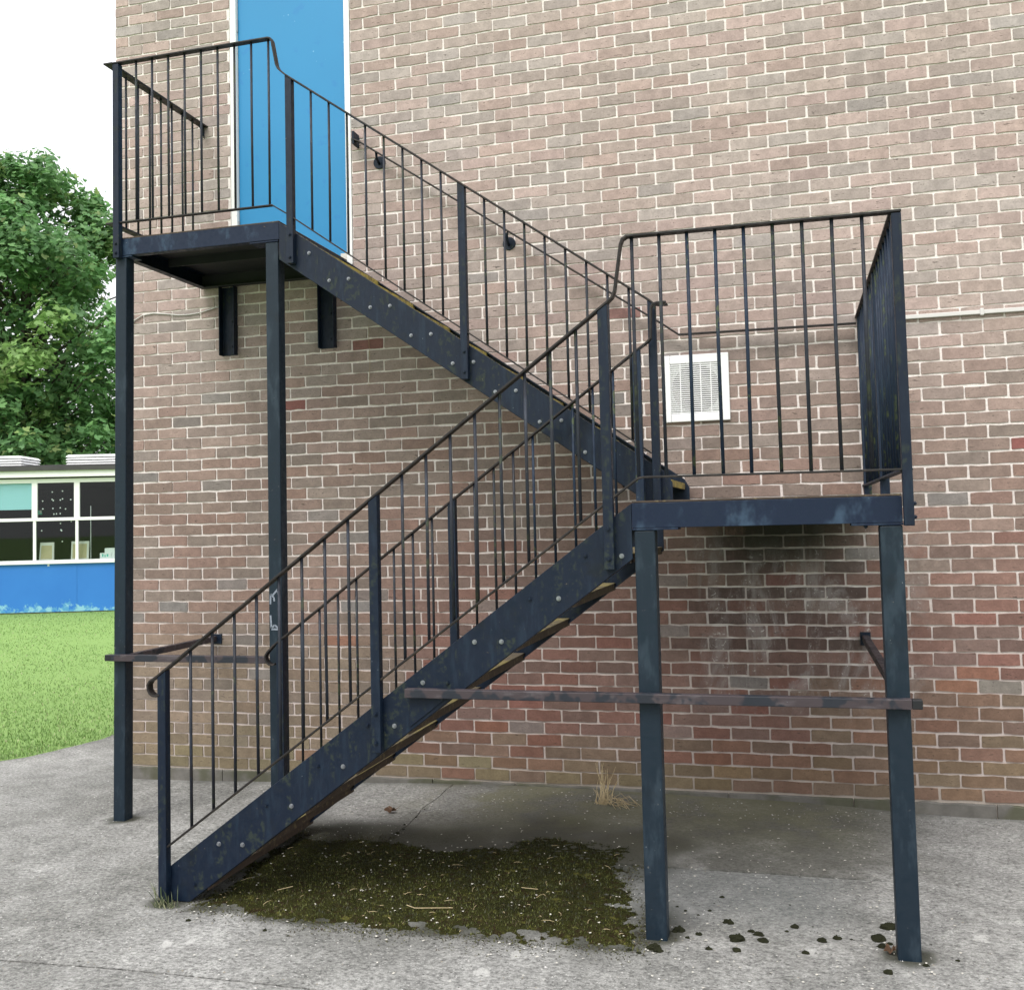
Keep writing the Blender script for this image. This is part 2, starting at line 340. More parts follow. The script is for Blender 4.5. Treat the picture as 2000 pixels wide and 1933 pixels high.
def stain_shade(x, y):
    e = edist(x, y); a = 1 - sst(-.02, .30 + .22 * sst(-1.5, -1.0, y), -e) if e < 0 else 1
    a *= .55 + .3 * sst(-1.5, -1.0, y) + .5 * mn.noise(Vector((x * 4, y * 4, 7)))
    if y < -2.0 and e < 0: a *= .45
    w = (1 - sst(.02, .16, -y)) * (.35 + .5 * mn.noise(Vector((x * 3, 2, 7))))          # dirt along the wall foot
    k = 0
    for px, py in ((2.07, -2.06), (3.0, -2.06), (-1.2, -.91), (-.1, -2.1)): k = max(k, .9 * (1 - sst(.05, .14, math.hypot(x - px, y - py))))  # contact shadows painted dark round the post and newel feet
    return max(0, a, w, k)
# ---- concrete slabs
def edge_x(y):      # lawn edge on the left
    pts = [(-12, -5.4), (-6, -4.6), (-3, -4.2), (-1.0, -3.9), (.02, -3.345), (.28, -3.13), (.45, -3.01), (.73, -2.95), (.96, -2.90), (1.22, -2.88), (1.46, -2.92), (3, -3.2), (12, -5)]
    for (a, xa), (b, xb) in zip(pts, pts[1:]):
        if a <= y <= b: return xa + (xb - xa) * (y - a) / (b - a)
    return pts[-1][1]
def slab(x0, x1, y0, y1, dz, jx=0, left_edge=False, res=.06, jn=None):
    nx = max(2, int((x1 - x0) / res)); ny = max(2, int((y1 - y0) / res)); b = MB(); vs_ = []; fs = []
    for j in range(ny + 1):
        for i in range(nx + 1):
            y = y0 + (y1 - y0) * j / ny; xa = x0
            if left_edge: xa = edge_x(y) + .03 * mn.noise(Vector((y * 5, 0, 1)))
            x = xa + (x1 - xa) * i / nx; e = 0; wy = 0
            if j in (0, ny) and jn != 'side' and not (jn == 'front' and j == ny): wy = .004 * mn.noise(Vector((x * 9, y, 5))); e = .004
            w_ = sst(.45, .75, x) * (1 - sst(2.75, 3.2, x))              # the joint closes up either side of the stair
            if jn == 'back' and j == ny: e *= w_; wy *= w_
            if jn == 'front' and j == 0: e *= w_; wy = wy * w_ - .0054 * (1 - w_)
            wx = 0
            if i in (0, nx) and jx and not (left_edge and i == 0): wx = jx * mn.noise(Vector((x, y * 7, 8))); e = .004
            vs_.append((x + wx, y + wy, gz(x, y) + dz - e + (.006 * w_ * (1 - sst(-1.0, -.3, y)) if jn == 'front' else 0)))
    for j in range(ny):
        for i in range(nx):
            a = j * (nx + 1) + i; fs.append((a, a + 1, a + nx + 2, a + nx + 1))
    k = len(vs_); rim = [i for i in range(nx + 1)] + [j * (nx + 1) + nx for j in range(1, ny + 1)] + [ny * (nx + 1) + i for i in range(nx - 1, -1, -1)] + [j * (nx + 1) for j in range(ny - 1, 0, -1)]
    nr = len(rim); vs_ += [(vs_[r][0], vs_[r][1], vs_[r][2]) for r in rim] + [(vs_[r][0], vs_[r][1], vs_[r][2] - .08) for r in rim]
    for i in range(nr): j = (i + 1) % nr; fs.append((k + i, k + nr + i, k + nr + j, k + j))
    b.add(vs_, fs); b.st = [stain_shade(p[0], p[1]) if -1.8 < p[0] < 4.5 and -2.7 < p[1] < .05 else 0 for p in vs_]
    return b
def set_stain_shade(o, st):
    ca = o.data.color_attributes.new('StainShade', 'FLOAT_COLOR', 'POINT'); ca.data.foreach_set('color', [q for a in st for q in (a, a, a, 1.0)])
pav = slab(-3.4, 8, -9, 1.8, -.017, 0, True, .06).obj('pavement', SOIL); tag(pav, 'grey concrete apron in front of the brick wall', kind='structure')
for a in [(-3, .533, -1.2405, -.012, 0, .02, True, .06, 'front'), (.539, 8, -1.2405, -.012, 0, .02, False, .06, 'front'),
          (-3, 8, -2.755, -1.246, .0, 0, True, .06, 'back'), (-3, 8, -9, -2.771, .002, 0, True, .12)]:
    sb = slab(*a); set_stain_shade(sb.obj('slab', CONCRETE, pav, smooth=True), sb.st)
o = slab(-3.4, -1.93, -.0121, 12, .0, 0, True, .06, 'side'); set_stain_shade(o.obj('slab', CONCRETE, pav, smooth=True), o.st)

# ---- lawn sheet out to the horizon, and its grass
b = MB(); N = 60; vs_ = []; fs = []
ys = [-40 + 60 * i / 40 for i in range(0, 26)] + [-1 + .25 * i for i in range(0, 60)] + [15, 20, 40, 100, 400, 900]
ys = sorted(set(round(y, 3) for y in ys))
offs = [0, .1, .25, .5, 1, 1.6, 2.4, 3.4, 4.6, 6, 8, 10, 14, 20, 40, 120, 500, 1000]
for y in ys:
    for k_, d in enumerate(offs):
        x = edge_x(max(-12, min(12, y))) - d + .12
        vs_.append((x, y, -.012 + (.02 if k_ > 1 else 0) + .015 * mn.noise(Vector((x * .6, y * .6, 0))) * (d > .2)))
w_ = len(offs)
for j in range(len(ys) - 1):
    for i in range(w_ - 1): a = j * w_ + i; fs.append((a, a + w_, a + w_ + 1, a + 1))
lawn = b.add(vs_, fs).obj('lawn', LAWN, smooth=True); tag(lawn, 'mown green lawn between the concrete and the blue classroom', kind='structure')
b = MB().box(-1000, 1000, -400, 1500, -.4, -.14); tag(b.obj('ground', LAWN), 'ground beyond the lawn', kind='structure')
b = MB()
A2 = Vector((-13.387, 11.896)); U2 = Vector((.9481, .31797)); N2 = Vector((-.31797, .9481))
cnt = 0
while cnt < 42000:
    t_ = rnd.random() ** 1.7; y = -.1 + t_ * 13.5; x = edge_x(y) + .06 - rnd.random() * (1.2 + y * 1.05) - (.0 if rnd.random() < .97 else -.03)
    if (Vector((x, y)) - A2).dot(N2) > -.05: continue
    # keep to what the camera can look at (a wide margin)
    rel = Vector((x, y)) - CAM.xy; ang = math.atan2(rel.x, rel.y)
    if ang < -.86 or ang > -.62: 
        if rnd.random() < .8: continue
    d = rel.length; h = rnd.uniform(.010, .024); w0 = .0014 + .00028 * d; a = rnd.random() * 6.28; lean = rnd.uniform(.1, .8) * h
    dx, dy = math.cos(a), math.sin(a); z = .012
    k = rnd.random(); cc = (.13, .235, .06) if k < .45 else (.17, .29, .08) if k < .84 else (.26, .35, .13) if k < .96 else (.42, .40, .25)
    s_ = rnd.uniform(.75, 1.2); cc = tuple(q * s_ for q in cc)
    b.add([(x - dy * w0, y + dx * w0, z), (x + dy * w0, y - dx * w0, z), (x + dx * lean, y + dy * lean, z + h)], [(0, 1, 2)], cc); cnt += 1
tag(b.obj('grass', BLADE), 'short green grass blades of the lawn', 'grass', kind='stuff')

# ================================================================== BRICK BUILDING
BP, CP = .225, .075 * .9905            # brick and course pitch
ZR0 = 4.43725                          # centre height of course 0
WL, WR = -8.5 * BP, 25 * BP
DX0, DX1, DZ0, DZ1 = -.997, -.093, 3.40, 5.50       # door opening
bld = empty('brick_building', (1, 0, 0), 'tall wall of brown and grey brick with pale mortar behind the staircase', 'building')
YM = .004                              # mortar face
b = MB()
T_ = 6.6
b.box(WL + .006, DX0, YM, .3, -.3, T_).box(DX1, WR, YM, .3, -.3, T_).box(DX0, DX1, YM, .3, -.3, DZ0).box(DX0, DX1, YM, .3, DZ1, T_)
b.box(WL + .006, WL + .3, .301, 9, -.3, T_)
wall = b.obj('wall', MORTAR, bld)
b = MB().box(WL - .05, WR + .05, -.05, 9.1, T_ + .001, T_ + .12); b.obj('coping', PLINTH, bld, .01)
def pick(x, z, rg):
    up = [(173, 154, 148), (170, 155, 149), (167, 154, 148), (176, 157, 151), (164, 150, 144), (169, 153, 146), (173, 153, 148), (168, 157, 152), (171, 151, 144)]
    md = [(147, 127, 117), (143, 125, 115), (150, 130, 120), (139, 126, 117), (145, 122, 111), (148, 124, 114), (141, 128, 119)]
    lo = [(129, 98, 89), (125, 96, 87), (132, 98, 88), (123, 101, 93), (129, 103, 95), (130, 93, 84), (120, 99, 92), (127, 104, 97)]
    mixc = lambda a_, b_, t_: tuple(p_ + (q_ - p_) * t_ for p_, q_ in zip(a_, b_))
    zz = z + rg.uniform(-.25, .25)
    c_ = mixc(rg.choice(md), rg.choice(up), sst(1.7, 3.3, zz))
    if x > -.4: c_ = mixc(c_, rg.choice(lo), (1 - sst(.75, 2.0, zz)) * sst(-.4, .5, x))
    if x < .3 and z < 1.25: c_ = mixc(c_, rg.choice([(142, 128, 110), (136, 122, 106), (140, 125, 106), (134, 124, 112)]), .75 * (1 - sst(.7, 1.25, z)))
    q = rg.random(); t_ = rg.uniform(0, .55)
    tgt = None
    if q < .012 and z < 3: tgt = (140, 84, 80)
    elif q < .03 and z < 1.2 and x > -.3: tgt = (142, 100, 82)
    elif q < .065: tgt = (132, 128, 125) if z < 2.6 else (161, 153, 150)
    if tgt: c_ = tuple(a_ + (b_ - a_) * (.4 + t_) for a_, b_ in zip(c_, tgt))
    if 2.02 < x < 2.98 and .62 < z < 1.7:                     # blotched bricks, with the shade under the landing also darkened into their colour
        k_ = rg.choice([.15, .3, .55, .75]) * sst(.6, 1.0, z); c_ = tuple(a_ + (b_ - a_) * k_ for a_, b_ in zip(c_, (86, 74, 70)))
    if z < .36 or (x > 2.6 and z < .75):
        k_ = (.75 if z < .25 else .55 if x > 2.6 and z < .5 else .35) * rg.uniform(.3, 1.1); c_ = tuple(a_ + (b_ - a_) * k_ for a_, b_ in zip(c_, (128, 119, 90)))
    s_ = rg.uniform(.94, 1.05) * (.925 + .045 * sst(1.5, 3.5, z)); l_ = lin(*[q_ * s_ for q_ in c_])
    return tuple(min(.9, q_ * .97) for q_ in l_)
def brick_geo(x0, x1, zc, rg, b, axis='y', flip=None):
    # ragged outline, sloping arrises: ~44 triangles
    h = CP / 2 - .0046 + rg.uniform(-.0008, .0008); j = .0028; dz = rg.uniform(-.0018, .0018); tl = rg.uniform(-.0016, .0016)
    x0 += .0046 + rg.uniform(-.0018, .0018); x1 -= .0046 + rg.uniform(-.0018, .0018); L_ = x1 - x0
    pts = []
    n = 5 if L_ > .13 else 3
    for i in range(n): u = (i + .05 * (i == 0) - .05 * (i == n - 1)) / (n - 1); pts.append((x0 + L_ * u, -h + rg.uniform(-j, j)))
    pts.append((x1, -h * .86)); pts.append((x1 + rg.uniform(-j, j), h * .86))
    for i in reversed(range(n)): u = (i + .05 * (i == 0) - .05 * (i == n - 1)) / (n - 1); pts.append((x0 + L_ * u, h + rg.uniform(-j, j)))
    pts.append((x0, h * .86)); pts.append((x0 + rg.uniform(-j, j), -h * .86))
    cx_ = (x0 + x1) / 2; pr = -rg.uniform(.0, .003); ins = .0013; n_ = len(pts)
    fr = []; bk = []
    for (px, pz) in pts:
        z = zc + pz + dz + tl * (px - cx_) / .11
        kx = ins if px < cx_ - L_ * .45 else (-ins if px > cx_ + L_ * .45 else 0); kz = -ins if pz > 0 else ins
        fr.append((px + kx, pr, z + kz)); bk.append((px, YM + .006, z))
    vs_ = fr + bk
    fs = [tuple(range(n_))] + [(i, i + n_, (i + 1) % n_ + n_, (i + 1) % n_) for i in range(n_)]
    if axis == 'x': vs_ = [(WL + .006 + (p[1] - YM), p[0], p[2]) for p in vs_]; fs = [tuple(reversed(f)) for f in fs]
    col = pick(cx_, zc, rg) if axis == 'y' else pick(-1.9, zc, rg)
    b.add(vs_, fs, col)
cells = []
rg = random.Random(11)
for r in range(-28, 59):
    zc = ZR0 - r * CP; off = 0 if r % 2 == 0 else .5
    i = -9
    while True:
        x0 = (i + off) * BP; x1 = x0 + BP; i += 1
        if x0 > WR - .01: break
        x0 = max(x0, WL); x1 = min(x1, WR)
        if x1 - x0 < .03: continue
        if DZ0 - .01 < zc < DZ1 + .01:
            if x1 > DX0 + .002 and x0 < DX1 - .002:
                if x0 < DX0 - .03: cells.append((x0, DX0 + .003, zc))
                if x1 > DX1 + .03: cells.append((DX1 - .003, x1, zc))
                continue
        cells.append((x0, x1, zc))
def shows(c_):     # rank by nearness inside the frame
    p = Vector(((c_[0] + c_[1]) / 2, 0, c_[2])); d = p - CAM; u = d.dot(right) / d.dot(fwd); v_ = d.dot(down) / d.dot(fwd)
    if abs(u) > .49 or v_ > .46 or v_ < -.44: return 99
    s_ = d.dot(fwd)
    if 1.98 < p.x < 3.0 and 1.6 < p.z < 1.8: s_ += 3
    return s_ + (.2 if c_[1] - c_[0] < .2 else 0)
cells.sort(key=shows)
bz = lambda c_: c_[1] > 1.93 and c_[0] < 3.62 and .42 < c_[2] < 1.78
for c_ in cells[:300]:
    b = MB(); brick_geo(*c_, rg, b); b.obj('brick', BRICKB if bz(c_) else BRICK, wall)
b = MB(); mi = []
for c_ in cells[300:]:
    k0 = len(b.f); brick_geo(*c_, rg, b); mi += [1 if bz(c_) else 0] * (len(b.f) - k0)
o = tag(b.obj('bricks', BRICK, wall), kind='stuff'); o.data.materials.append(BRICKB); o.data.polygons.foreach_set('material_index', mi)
b = MB()
for r in range(-28, 59):       # the return wall round the corner
    off = .5 if r % 2 == 0 else 0
    for i in range(0, 38): brick_geo((i - .5 + off) * BP + .12, (i + .5 + off) * BP + .12, ZR0 - r * CP, rg, b, 'x')
tag(b.obj('bricks', BRICK, wall), kind='stuff')
# plinth: rough concrete footing below the brickwork, in lengths
b = None; x = WL - .012
while x < WR:
    L_ = rg.uniform(.35, .8); b = MB(); n = 8; vs_ = []
    zt = ZR0 - 58 * CP - CP / 2
    for i in range(n + 1):
        xx = x + (L_ - .006) * i / n
        vs_ += [(xx, .02, -.12), (xx, -.014 + .004 * mn.noise(Vector((xx * 6, 1, 0))), -.12), (xx, -.012 + .005 * mn.noise(Vector((xx * 9, 2, 0))), zt - .012 + .012 * mn.noise(Vector((xx * 12, 3, 0)))), (xx, .02, zt - .002)]
    fs = []
    for i in range(n):
        a = 4 * i
        for j in range(3): fs.append((a + j, a + j + 4, a + j + 5, a + j + 1))
    fs += [(0, 1, 2, 3), (4 * n + 3, 4 * n + 2, 4 * n + 1, 4 * n)]
    b.add(vs_, fs).obj('plinth', PLINTH, bld); x += L_
# ---- door
dr = MB().box(-.945, -.140, .028, .07, 3.455, 5.44).obj('door', DOORBLUE, bld, .003); tag(dr, 'plain blue flush door')
for x0, x1 in ((-.992, -.947), (-.1375, -.098)):
    MB().box(x0, x1, .0, .12, 3.415, 5.495).obj('door_frame', WHITE, dr, .002)
MB().box(-.947, -.1375, .0, .12, 5.445, 5.495).obj('door_frame', WHITE, dr, .002)
MB().box(-.9465, -.138, .01, .12, 3.405, 3.45).obj('threshold', PLINTH, dr, .004)
for z in (3.75, 5.17): MB().cyl((-.947, .022, z - .045), (0, 0, 1), .007, .09, 8).obj('hinge', STEEL, dr)
MB().box(-.19, -.14, .018, .028, 3.45, 3.50).obj('broken_edge', CARDE, dr)

# ---- extractor fan grille
vent = empty('wall_vent', (2.117, 0, 2.264), 'square white plastic extractor fan grille on the brick wall', 'vent')
b = MB(); x0, x1, z0, z1 = 1.924, 2.312, 2.264, 2.667; gx0, gx1, gz0, gz1 = 1.966, 2.266, 2.314, 2.614
b.box(x0, gx0, -.022, .0, z0, z1).box(gx1, x1, -.022, .0, z0, z1).box(gx0 + .0005, gx1 - .0005, -.0215, .0, z0 + .0005, gz0).box(gx0 + .0005, gx1 - .0005, -.0215, .0, gz1, z1 - .0005)
b.obj('frame', WPLASTIC, vent, .004)
cx_, cz_ = (gx0 + gx1) / 2, (gz0 + gz1) / 2
# white backing with a round opening
b = MB(); n = 40; vs_ = []; fs = []
for i in range(n):
    a = 2 * math.pi * i / n; ca, sa = math.cos(a), math.sin(a); k = .15 / max(abs(ca), abs(sa))
    vs_ += [(cx_ + .143 * ca, -.003, cz_ + .143 * sa), (cx_ + k * ca, -.003, cz_ + k * sa)]
for i in range(n): j = (i + 1) % n; fs.append((2 * i, 2 * j, 2 * j + 1, 2 * i + 1))
b.add(vs_, fs).obj('shroud', WPLASTIC, vent)
MB().cyl((cx_, -.001, cz_), (0, -1, 0), .143, .001, 32).obj('fan_opening', DARK, vent)
MB().cyl((cx_, -.0022, cz_), (0, -1, 0), .04, .002, 20).obj('fan_hub', FELT, vent)
ns = 24
for i in range(ns):
    z = gz0 + (gz1 - gz0) * (i + .5) / ns
    MB().box(gx0, gx1, -.0175, -.0115, z - .0032, z + .0032).obj('slat', WPLASTIC, vent)
for i in range(1, 5):
    x = gx0 + (gx1 - gx0) * i / 5; MB().box(x - .003, x + .003, -.0195, -.0176, gz0, gz1).obj('rib', WPLASTIC, vent)

# ---- trunking and loose cable on the wall
con = empty('cable_trunking', (3.3, 0, 2.80), 'pale grey cable trunking running along the brick wall', 'trunking')
MB().box(3.09, WR, -.022, 0, 2.789, 2.812).obj('trunk', CONDUIT, con, .003)
for x in (3.708, 4.9): MB().box(x - .010, x + .010, -.027, -.0005, 2.781, 2.821).obj('clip', CONDUIT, con, .004)
b = MB().tube([(-1.78, -.006, 3.10), (-1.755, -.008, 3.165), (-1.688, -.009, 3.196), (-1.60, -.008, 3.203), (-1.50, -.008, 3.190), (-1.403, -.008, 3.175), (-1.32, -.008, 3.172), (-1.243, -.008, 3.178), (-1.16, -.008, 3.195), (-1.06, -.008, 3.215)], .0042, 6)
tag(b.obj('loose_cable', CONDUIT, smooth=True), 'thin pale cable hanging loose on bricks under the upper landing', 'cable')
b = MB().tube([(.012, -.006, 3.0), (.014, -.012, 2.9), (.02, -.012, 2.75), (.006, -.008, 2.6)], .0012, 4)
tag(b.obj('dangling_string', STRAW), 'thin pale thread hanging on bricks under the upper stringer', 'string')

# ---- wall-side handrail
wr = empty('wall_handrail', (1.0, 0, 2.78), 'dark flat handrail bracketed to the brick wall beside the upper flight', 'handrail')
MB().strip([(-.045, 4.221), (.0, 4.20), (1.945, 2.846), (2.031, 2.782), (3.035, 2.776)], .009, -.092, -.052).obj('rail', RAILPAINT, wr, .002)
MB().box(-.052, -.036, -.09, .003, 4.19, 4.275).obj('end_plate', NAVY, wr, .002)
for x, z in ((.107, 4.074), (.978, 3.45)):
    b = MB().cyl((x, .003, z), (0, -1, 0), .042, .012, 16); b.obj('bracket_plate', NAVY, wr, .002)
    rz_ = 4.20 - (x + .012) * .6962 - .008
    MB().tube([(x, -.008, z - .01), (x, -.05, z + .01), (x + .004, -.072, z + .045), (x + .012, -.072, rz_)], .0085, 8).obj('bracket_arm', NAVY, wr, smooth=True)

# ================================================================== STAIRCASE
ST = empty('fire_escape_staircase', (1, -1.05, .045), 'navy blue painted steel fire escape staircase with two flights against the brick wall', 'staircase')
YD, YU, YR = -2.10, -.95, -1.05        # faces: lower front stringer, upper front stringer, lower rear balustrade
TOPL, TOPU = 1.755, 3.437
def part(b, name, mat, parent=ST, bevel=0.0015, smooth=False): return b.obj(name, mat, parent, bevel, smooth)
def hexbolt(p, d, parent, mat=ZINC, r=.0076):
    p = Vector(p); d = Vector(d); b = MB().cyl(p, d, r * 1.35, .0015, 12); b.cyl(p + d * .0016, d, r, .0065, 6); b.cyl(p + d * .0083, d, r * .5, .003, 8); b.obj('bolt', mat, parent)
# posts
def post(x0t, x1t, x0b, x1b, y0, z1, zb):
    b = MB(); w = .08
    b.add([(x0b, y0, zb), (x1b, y0, zb), (x1b, y0 + w, zb), (x0b, y0 + w, zb), (x0t, y0, z1), (x1t, y0, z1), (x1t, y0 + w, z1), (x0t, y0 + w, z1)],
          [(0, 3, 2, 1), (4, 5, 6, 7), (0, 1, 5, 4), (1, 2, 6, 5), (2, 3, 7, 6), (3, 0, 4, 7)])
    return part(b, 'post', NAVY_POST, ST, .006)
p = post(2.957, 3.039, 2.957, 3.039, YD, 1.646, .0); MB().box(2.856, 3.041, YD - .004, YD + .10, 1.6463, 1.6543).obj('cap_plate', NAVY_BEAM, p, .001)
hexbolt((2.91, YD + .04, 1.6462), (0, 0, -1), p, NAVY)
p = post(2.030, 2.113, 2.028, 2.112, YD, 1.646, .0); MB().box(2.023, 2.205, YD - .004, YD + .10, 1.6463, 1.6543).obj('cap_plate', NAVY_BEAM, p, .001)
p = post(-1.214, -1.139, -1.241, -1.163, YU, 3.325, -.03); MB().box(-1.222, -1.10, YU - .004, YU + .1, 3.3253, 3.3325).obj('cap_plate', NAVY_BEAM, p, .001)
p = post(-.217, -.137, -.222, -.142, YU, 3.325, -.03); MB().box(-.315, -.135, YU - .004, YU + .1, 3.3253, 3.3325).obj('cap_plate', NAVY_BEAM, p, .001)
PR = p
# chalky scrawled marks on that post
def scrawl(strokes, name):
    b = MB()
    for pts in strokes:
        for (x0, z0), (x1, z1) in zip(pts, pts[1:]):
            d = Vector((x1 - x0, z1 - z0)); n_ = Vector((-d.y, d.x)).normalized() * .0052; y_ = YU - .0015
            b.add([(x0 - n_.x, y_, z0 - n_.y), (x1 - n_.x, y_, z1 - n_.y), (x1 + n_.x, y_, z1 + n_.y), (x0 + n_.x, y_, z0 + n_.y)], [(0, 1, 2, 3)])
    b.obj(name, SCRAWL, PR)
m = NT('scrawl_paint', .8); m.col(m.mix(m.noise(60, 3), (.10, .13, .17), (.30, .33, .38))); SCRAWL = m.m
xs = lambda u: -.216 + .072 * u
scrawl([[(xs(.10), 1.262), (xs(.13), 1.318), (xs(.40), 1.300), (xs(.44), 1.278)], [(xs(.30), 1.312), (xs(.74), 1.345), (xs(.80), 1.31), (xs(.88), 1.262)]], 'scrawl')
scrawl([[(xs(.10), 1.200), (xs(.17), 1.128), (xs(.45), 1.146), (xs(.72), 1.130), (xs(.86), 1.128), (xs(.86), 1.200)], [(xs(.17), 1.122), (xs(.86), 1.122)]], 'scrawl')
# landings: channel beams and deck plates
def channel(x0, x1, yf, z0, z1, d=.05, t=.007):     # C-section along x, web at yf, flanges towards +d
    s_ = 1 if d > 0 else -1
    return MB().prism([(yf, z0), (yf + d, z0), (yf + d, z0 + t), (yf + s_ * t, z0 + t), (yf + s_ * t, z1 - t), (yf + d, z1 - t), (yf + d, z1), (yf, z1)], x0, x1, 'x')
def channel_y(y0, y1, xf, z0, z1, d=.05, t=.007):
    s_ = 1 if d > 0 else -1
    return MB().prism([(xf, z0), (xf + d, z0), (xf + d, z0 + t), (xf + s_ * t, z0 + t), (xf + s_ * t, z1 - t), (xf + d, z1 - t), (xf + d, z1), (xf, z1)], y0, y1, 'y')
for (x0, x1, yf, yb, zt, name) in ((2.022, 3.040, YD, -.03, TOPL, 'lower'), (-1.215, -.131, YU, -.012, TOPU, 'upper')):
    dk = MB().box(x0 + .001, x1 - .001, yf + .003, yb, zt + .0015, zt + .0085); dk = part(dk, 'landing_deck', TREAD, ST, .001); 
    channel(x0, x1, yf, zt - .10, zt).obj('beam', NAVY_BEAM, dk, .002)
    channel(x0 + .001, x1 - .001, yb, zt - .10, zt, -.05).obj('beam', UNDER, dk, .002)
    channel_y(yf + .0505, yb - .0075, x0, zt - .0995, zt - .0005).obj('beam', NAVY, dk, .002)
    channel_y(yf + .0505, yb - .0075, x1, zt - .0995, zt - .0005, -.05).obj('beam', NAVY, dk, .002)
    n = 3 if name == 'lower' else 2
    for i in range(1, n): 
        y = yf + (yb - yf) * i / n; MB().box(x0 + .052, x1 - .052, y - .004, y + .004, zt - .06, zt + .001).obj('stiffener', UNDER, dk)
    MB().box(x0 + .01, x1 - .01, yf + .01, yb - .01, zt - .006, zt + .0008).obj('soffit', UNDER, dk)
# wall brackets under the upper landing
for x0, x1 in ((-1.066, -.950), (-.333, -.218)):
    b = MB().prism([(x0, .003), (x0, -.052), (x0 + .007, -.052), (x0 + .007, -.005), (x1 - .007, -.005), (x1 - .007, -.052), (x1, -.052), (x1, .003)], 2.866, 3.336, 'z')
    o = part(b, 'wall_bracket', NAVY)
    for z in (2.93, 3.10): hexbolt(((x0 + x1) / 2 + .02, -.006, z), (0, -1, 0), o, NAVY)
# stringers
def stringer(poly, y0, y1, fl, mat):
    # web y0..y1 with lips along the long edges; fl = direction of the lips
    b = MB().prism(poly, y0, y1)
    (xa, za), (xb, zb) = poly[0], poly[1]
    return part(b, 'stringer', mat, ST, .002)
SL = .737; SU = -.70
tl = lambda x: TOPL + SL * (x - 2.022)
tu = lambda x: TOPU + SU * (x + .131)
VL, VU = .222, .217
lowpoly = [(-.095, tl(-.095)), (2.021, tl(2.021)), (2.021, tl(2.021) - VL), (.003, .046), (-.095, .046)]
ups = [(-.130, tu(-.130)), (2.035, tu(2.035)), (2.062, tu(2.062) - .03), (2.062, 1.765), (1.952, 1.765), (-.130, tu(-.130) - VU)]
sf = stringer(lowpoly, YD, YD + .01, 1, NAVY); sr = stringer(lowpoly, YR - .01, YR, -1, NAVY)
uf = stringer(ups, YU, YU + .01, 1, NAVY); ur = stringer(ups, -.06, -.05, -1, NAVY)
for o, f_, y0, y1, x0, x1, V in ((sf, tl, YD + .0102, YD + .05, -.02, 2.018, VL), (sr, tl, YR - .05, YR - .0102, -.02, 2.018, VL), (uf, tu, YU + .0102, YU + .05, -.125, 1.93, VU), (ur, tu, -.10, -.0602, -.125, 1.93, VU)):
    MB().strip([(x0, f_(x0) - .004), (x1, f_(x1) - .004)], .006, y0, y1).obj('top_flange', NAVY, o)
    x0b = x0 + (.05 if f_ is tl else 0)
    MB().strip([(x0b, f_(x0b) - V + .004), (x1, f_(x1) - V + .004)], .006, y0, y1).obj('bottom_flange', NAVY, o)
# lichen and grit lying on the top edge of the upper stringer
b = MB(); rg = random.Random(4)
for i in range(520):
    x = rg.uniform(-.1, 1.9); x = x if rg.random() < .4 else rg.gauss(.45, .3)
    if not -.1 < x < 1.93: continue
    y = rg.uniform(YU + .001, YU + .03); z = tu(x) + .001; s_ = rg.uniform(.0015, .005)
    b.add([(x - s_, y, z), (x, y - s_ * .5, z + SU * 0), (x + s_, y, z + SU * s_), (x, y + s_ * .5, z), (x, y, z + s_ * .9)], [(0, 1, 4), (1, 2, 4), (2, 3, 4), (3, 0, 4)], rg.choice([(.13, .115, .05), (.20, .17, .08), (.09, .09, .05), (.17, .12, .08)]))
tag(b.obj('lichen', MOSSB, uf), kind='stuff')
# landing-edge bolts on the stringers
lb = [(.032, .126), (.153, .308), (.269, .311), (.388, .487), (.507, .489), (.636, .666), (.752, .667), (.869, .845), (.990, .845), (1.121, 1.028), (1.230, 1.030), (1.352, 1.199), (1.468, 1.201), (1.593, 1.376), (1.714, 1.377), (1.829, 1.549), (1.977, 1.545)]
for x, z in lb: hexbolt((x, YD, z), (0, -1, 0), sf, ZINC if rg.random() < .8 else NAVY)
ub = [(.057, 3.239), (.179, 3.071), (.297, 3.071), (.425, 2.900), (.542, 2.899), (.663, 2.725), (.778, 2.725), (.900, 2.556), (1.018, 2.556), (1.136, 2.388), (1.250, 2.388), (1.376, 2.215), (1.493, 2.217), (1.615, 2.045), (1.733, 2.045)]
for x, z in ub: hexbolt((x, YU, z), (0, -1, 0), uf, ZINC if rg.random() < .8 else NAVY)
# treads with yellow nosings
def tread(cx_, zt, y0, y1, nose, hb=.115, hf=.115):
    xa, xb = (cx_ - hb, cx_ + hf) if nose > 0 else (cx_ - hf, cx_ + hb)          # hf: nosing side, hb: back edge
    b = MB().box(xa, xb, y0, y1, zt - .008, zt - .002)
    b.box(xa, xa + .005, y0, y1, zt - .034, zt - .0082).box(xb - .005, xb, y0, y1, zt - .034, zt - .0082)
    o = part(b, 'tread', TREAD, ST, 0)
    na, nb_ = (xb - .045, xb + .004) if nose > 0 else (xa - .004, xa + .045)
    MB().box(xa if nose > 0 else nb_ + .001, na - .001 if nose > 0 else xb, y0 + .004, y1 - .004, zt - .0015, zt + .0015).obj('grip_sheet', GRIT, o)
    nb = MB().box(na, nb_, y0 + .004, y1 - .004, zt - .0015, zt + .004)
    e0, e1 = (xb + .0005, xb + .004) if nose > 0 else (xa - .004, xa - .0005)
    nb.box(e0, e1, y0 + .004, y1 - .004, zt - .032, zt - .0017)
    nb.obj('nosing', YELLOW, o)
    for ya in (y0, y1 - .032): MB().box(cx_ - .085, cx_ + .085, ya, ya + .032, zt - .014, zt - .0085).obj('tread_cleat', NAVY, o)
for k in range(9): tread(1.893 - .24 * k, 1.550 - .177 * k, YD + .0105, YR - .0105, -1, .120, .105)
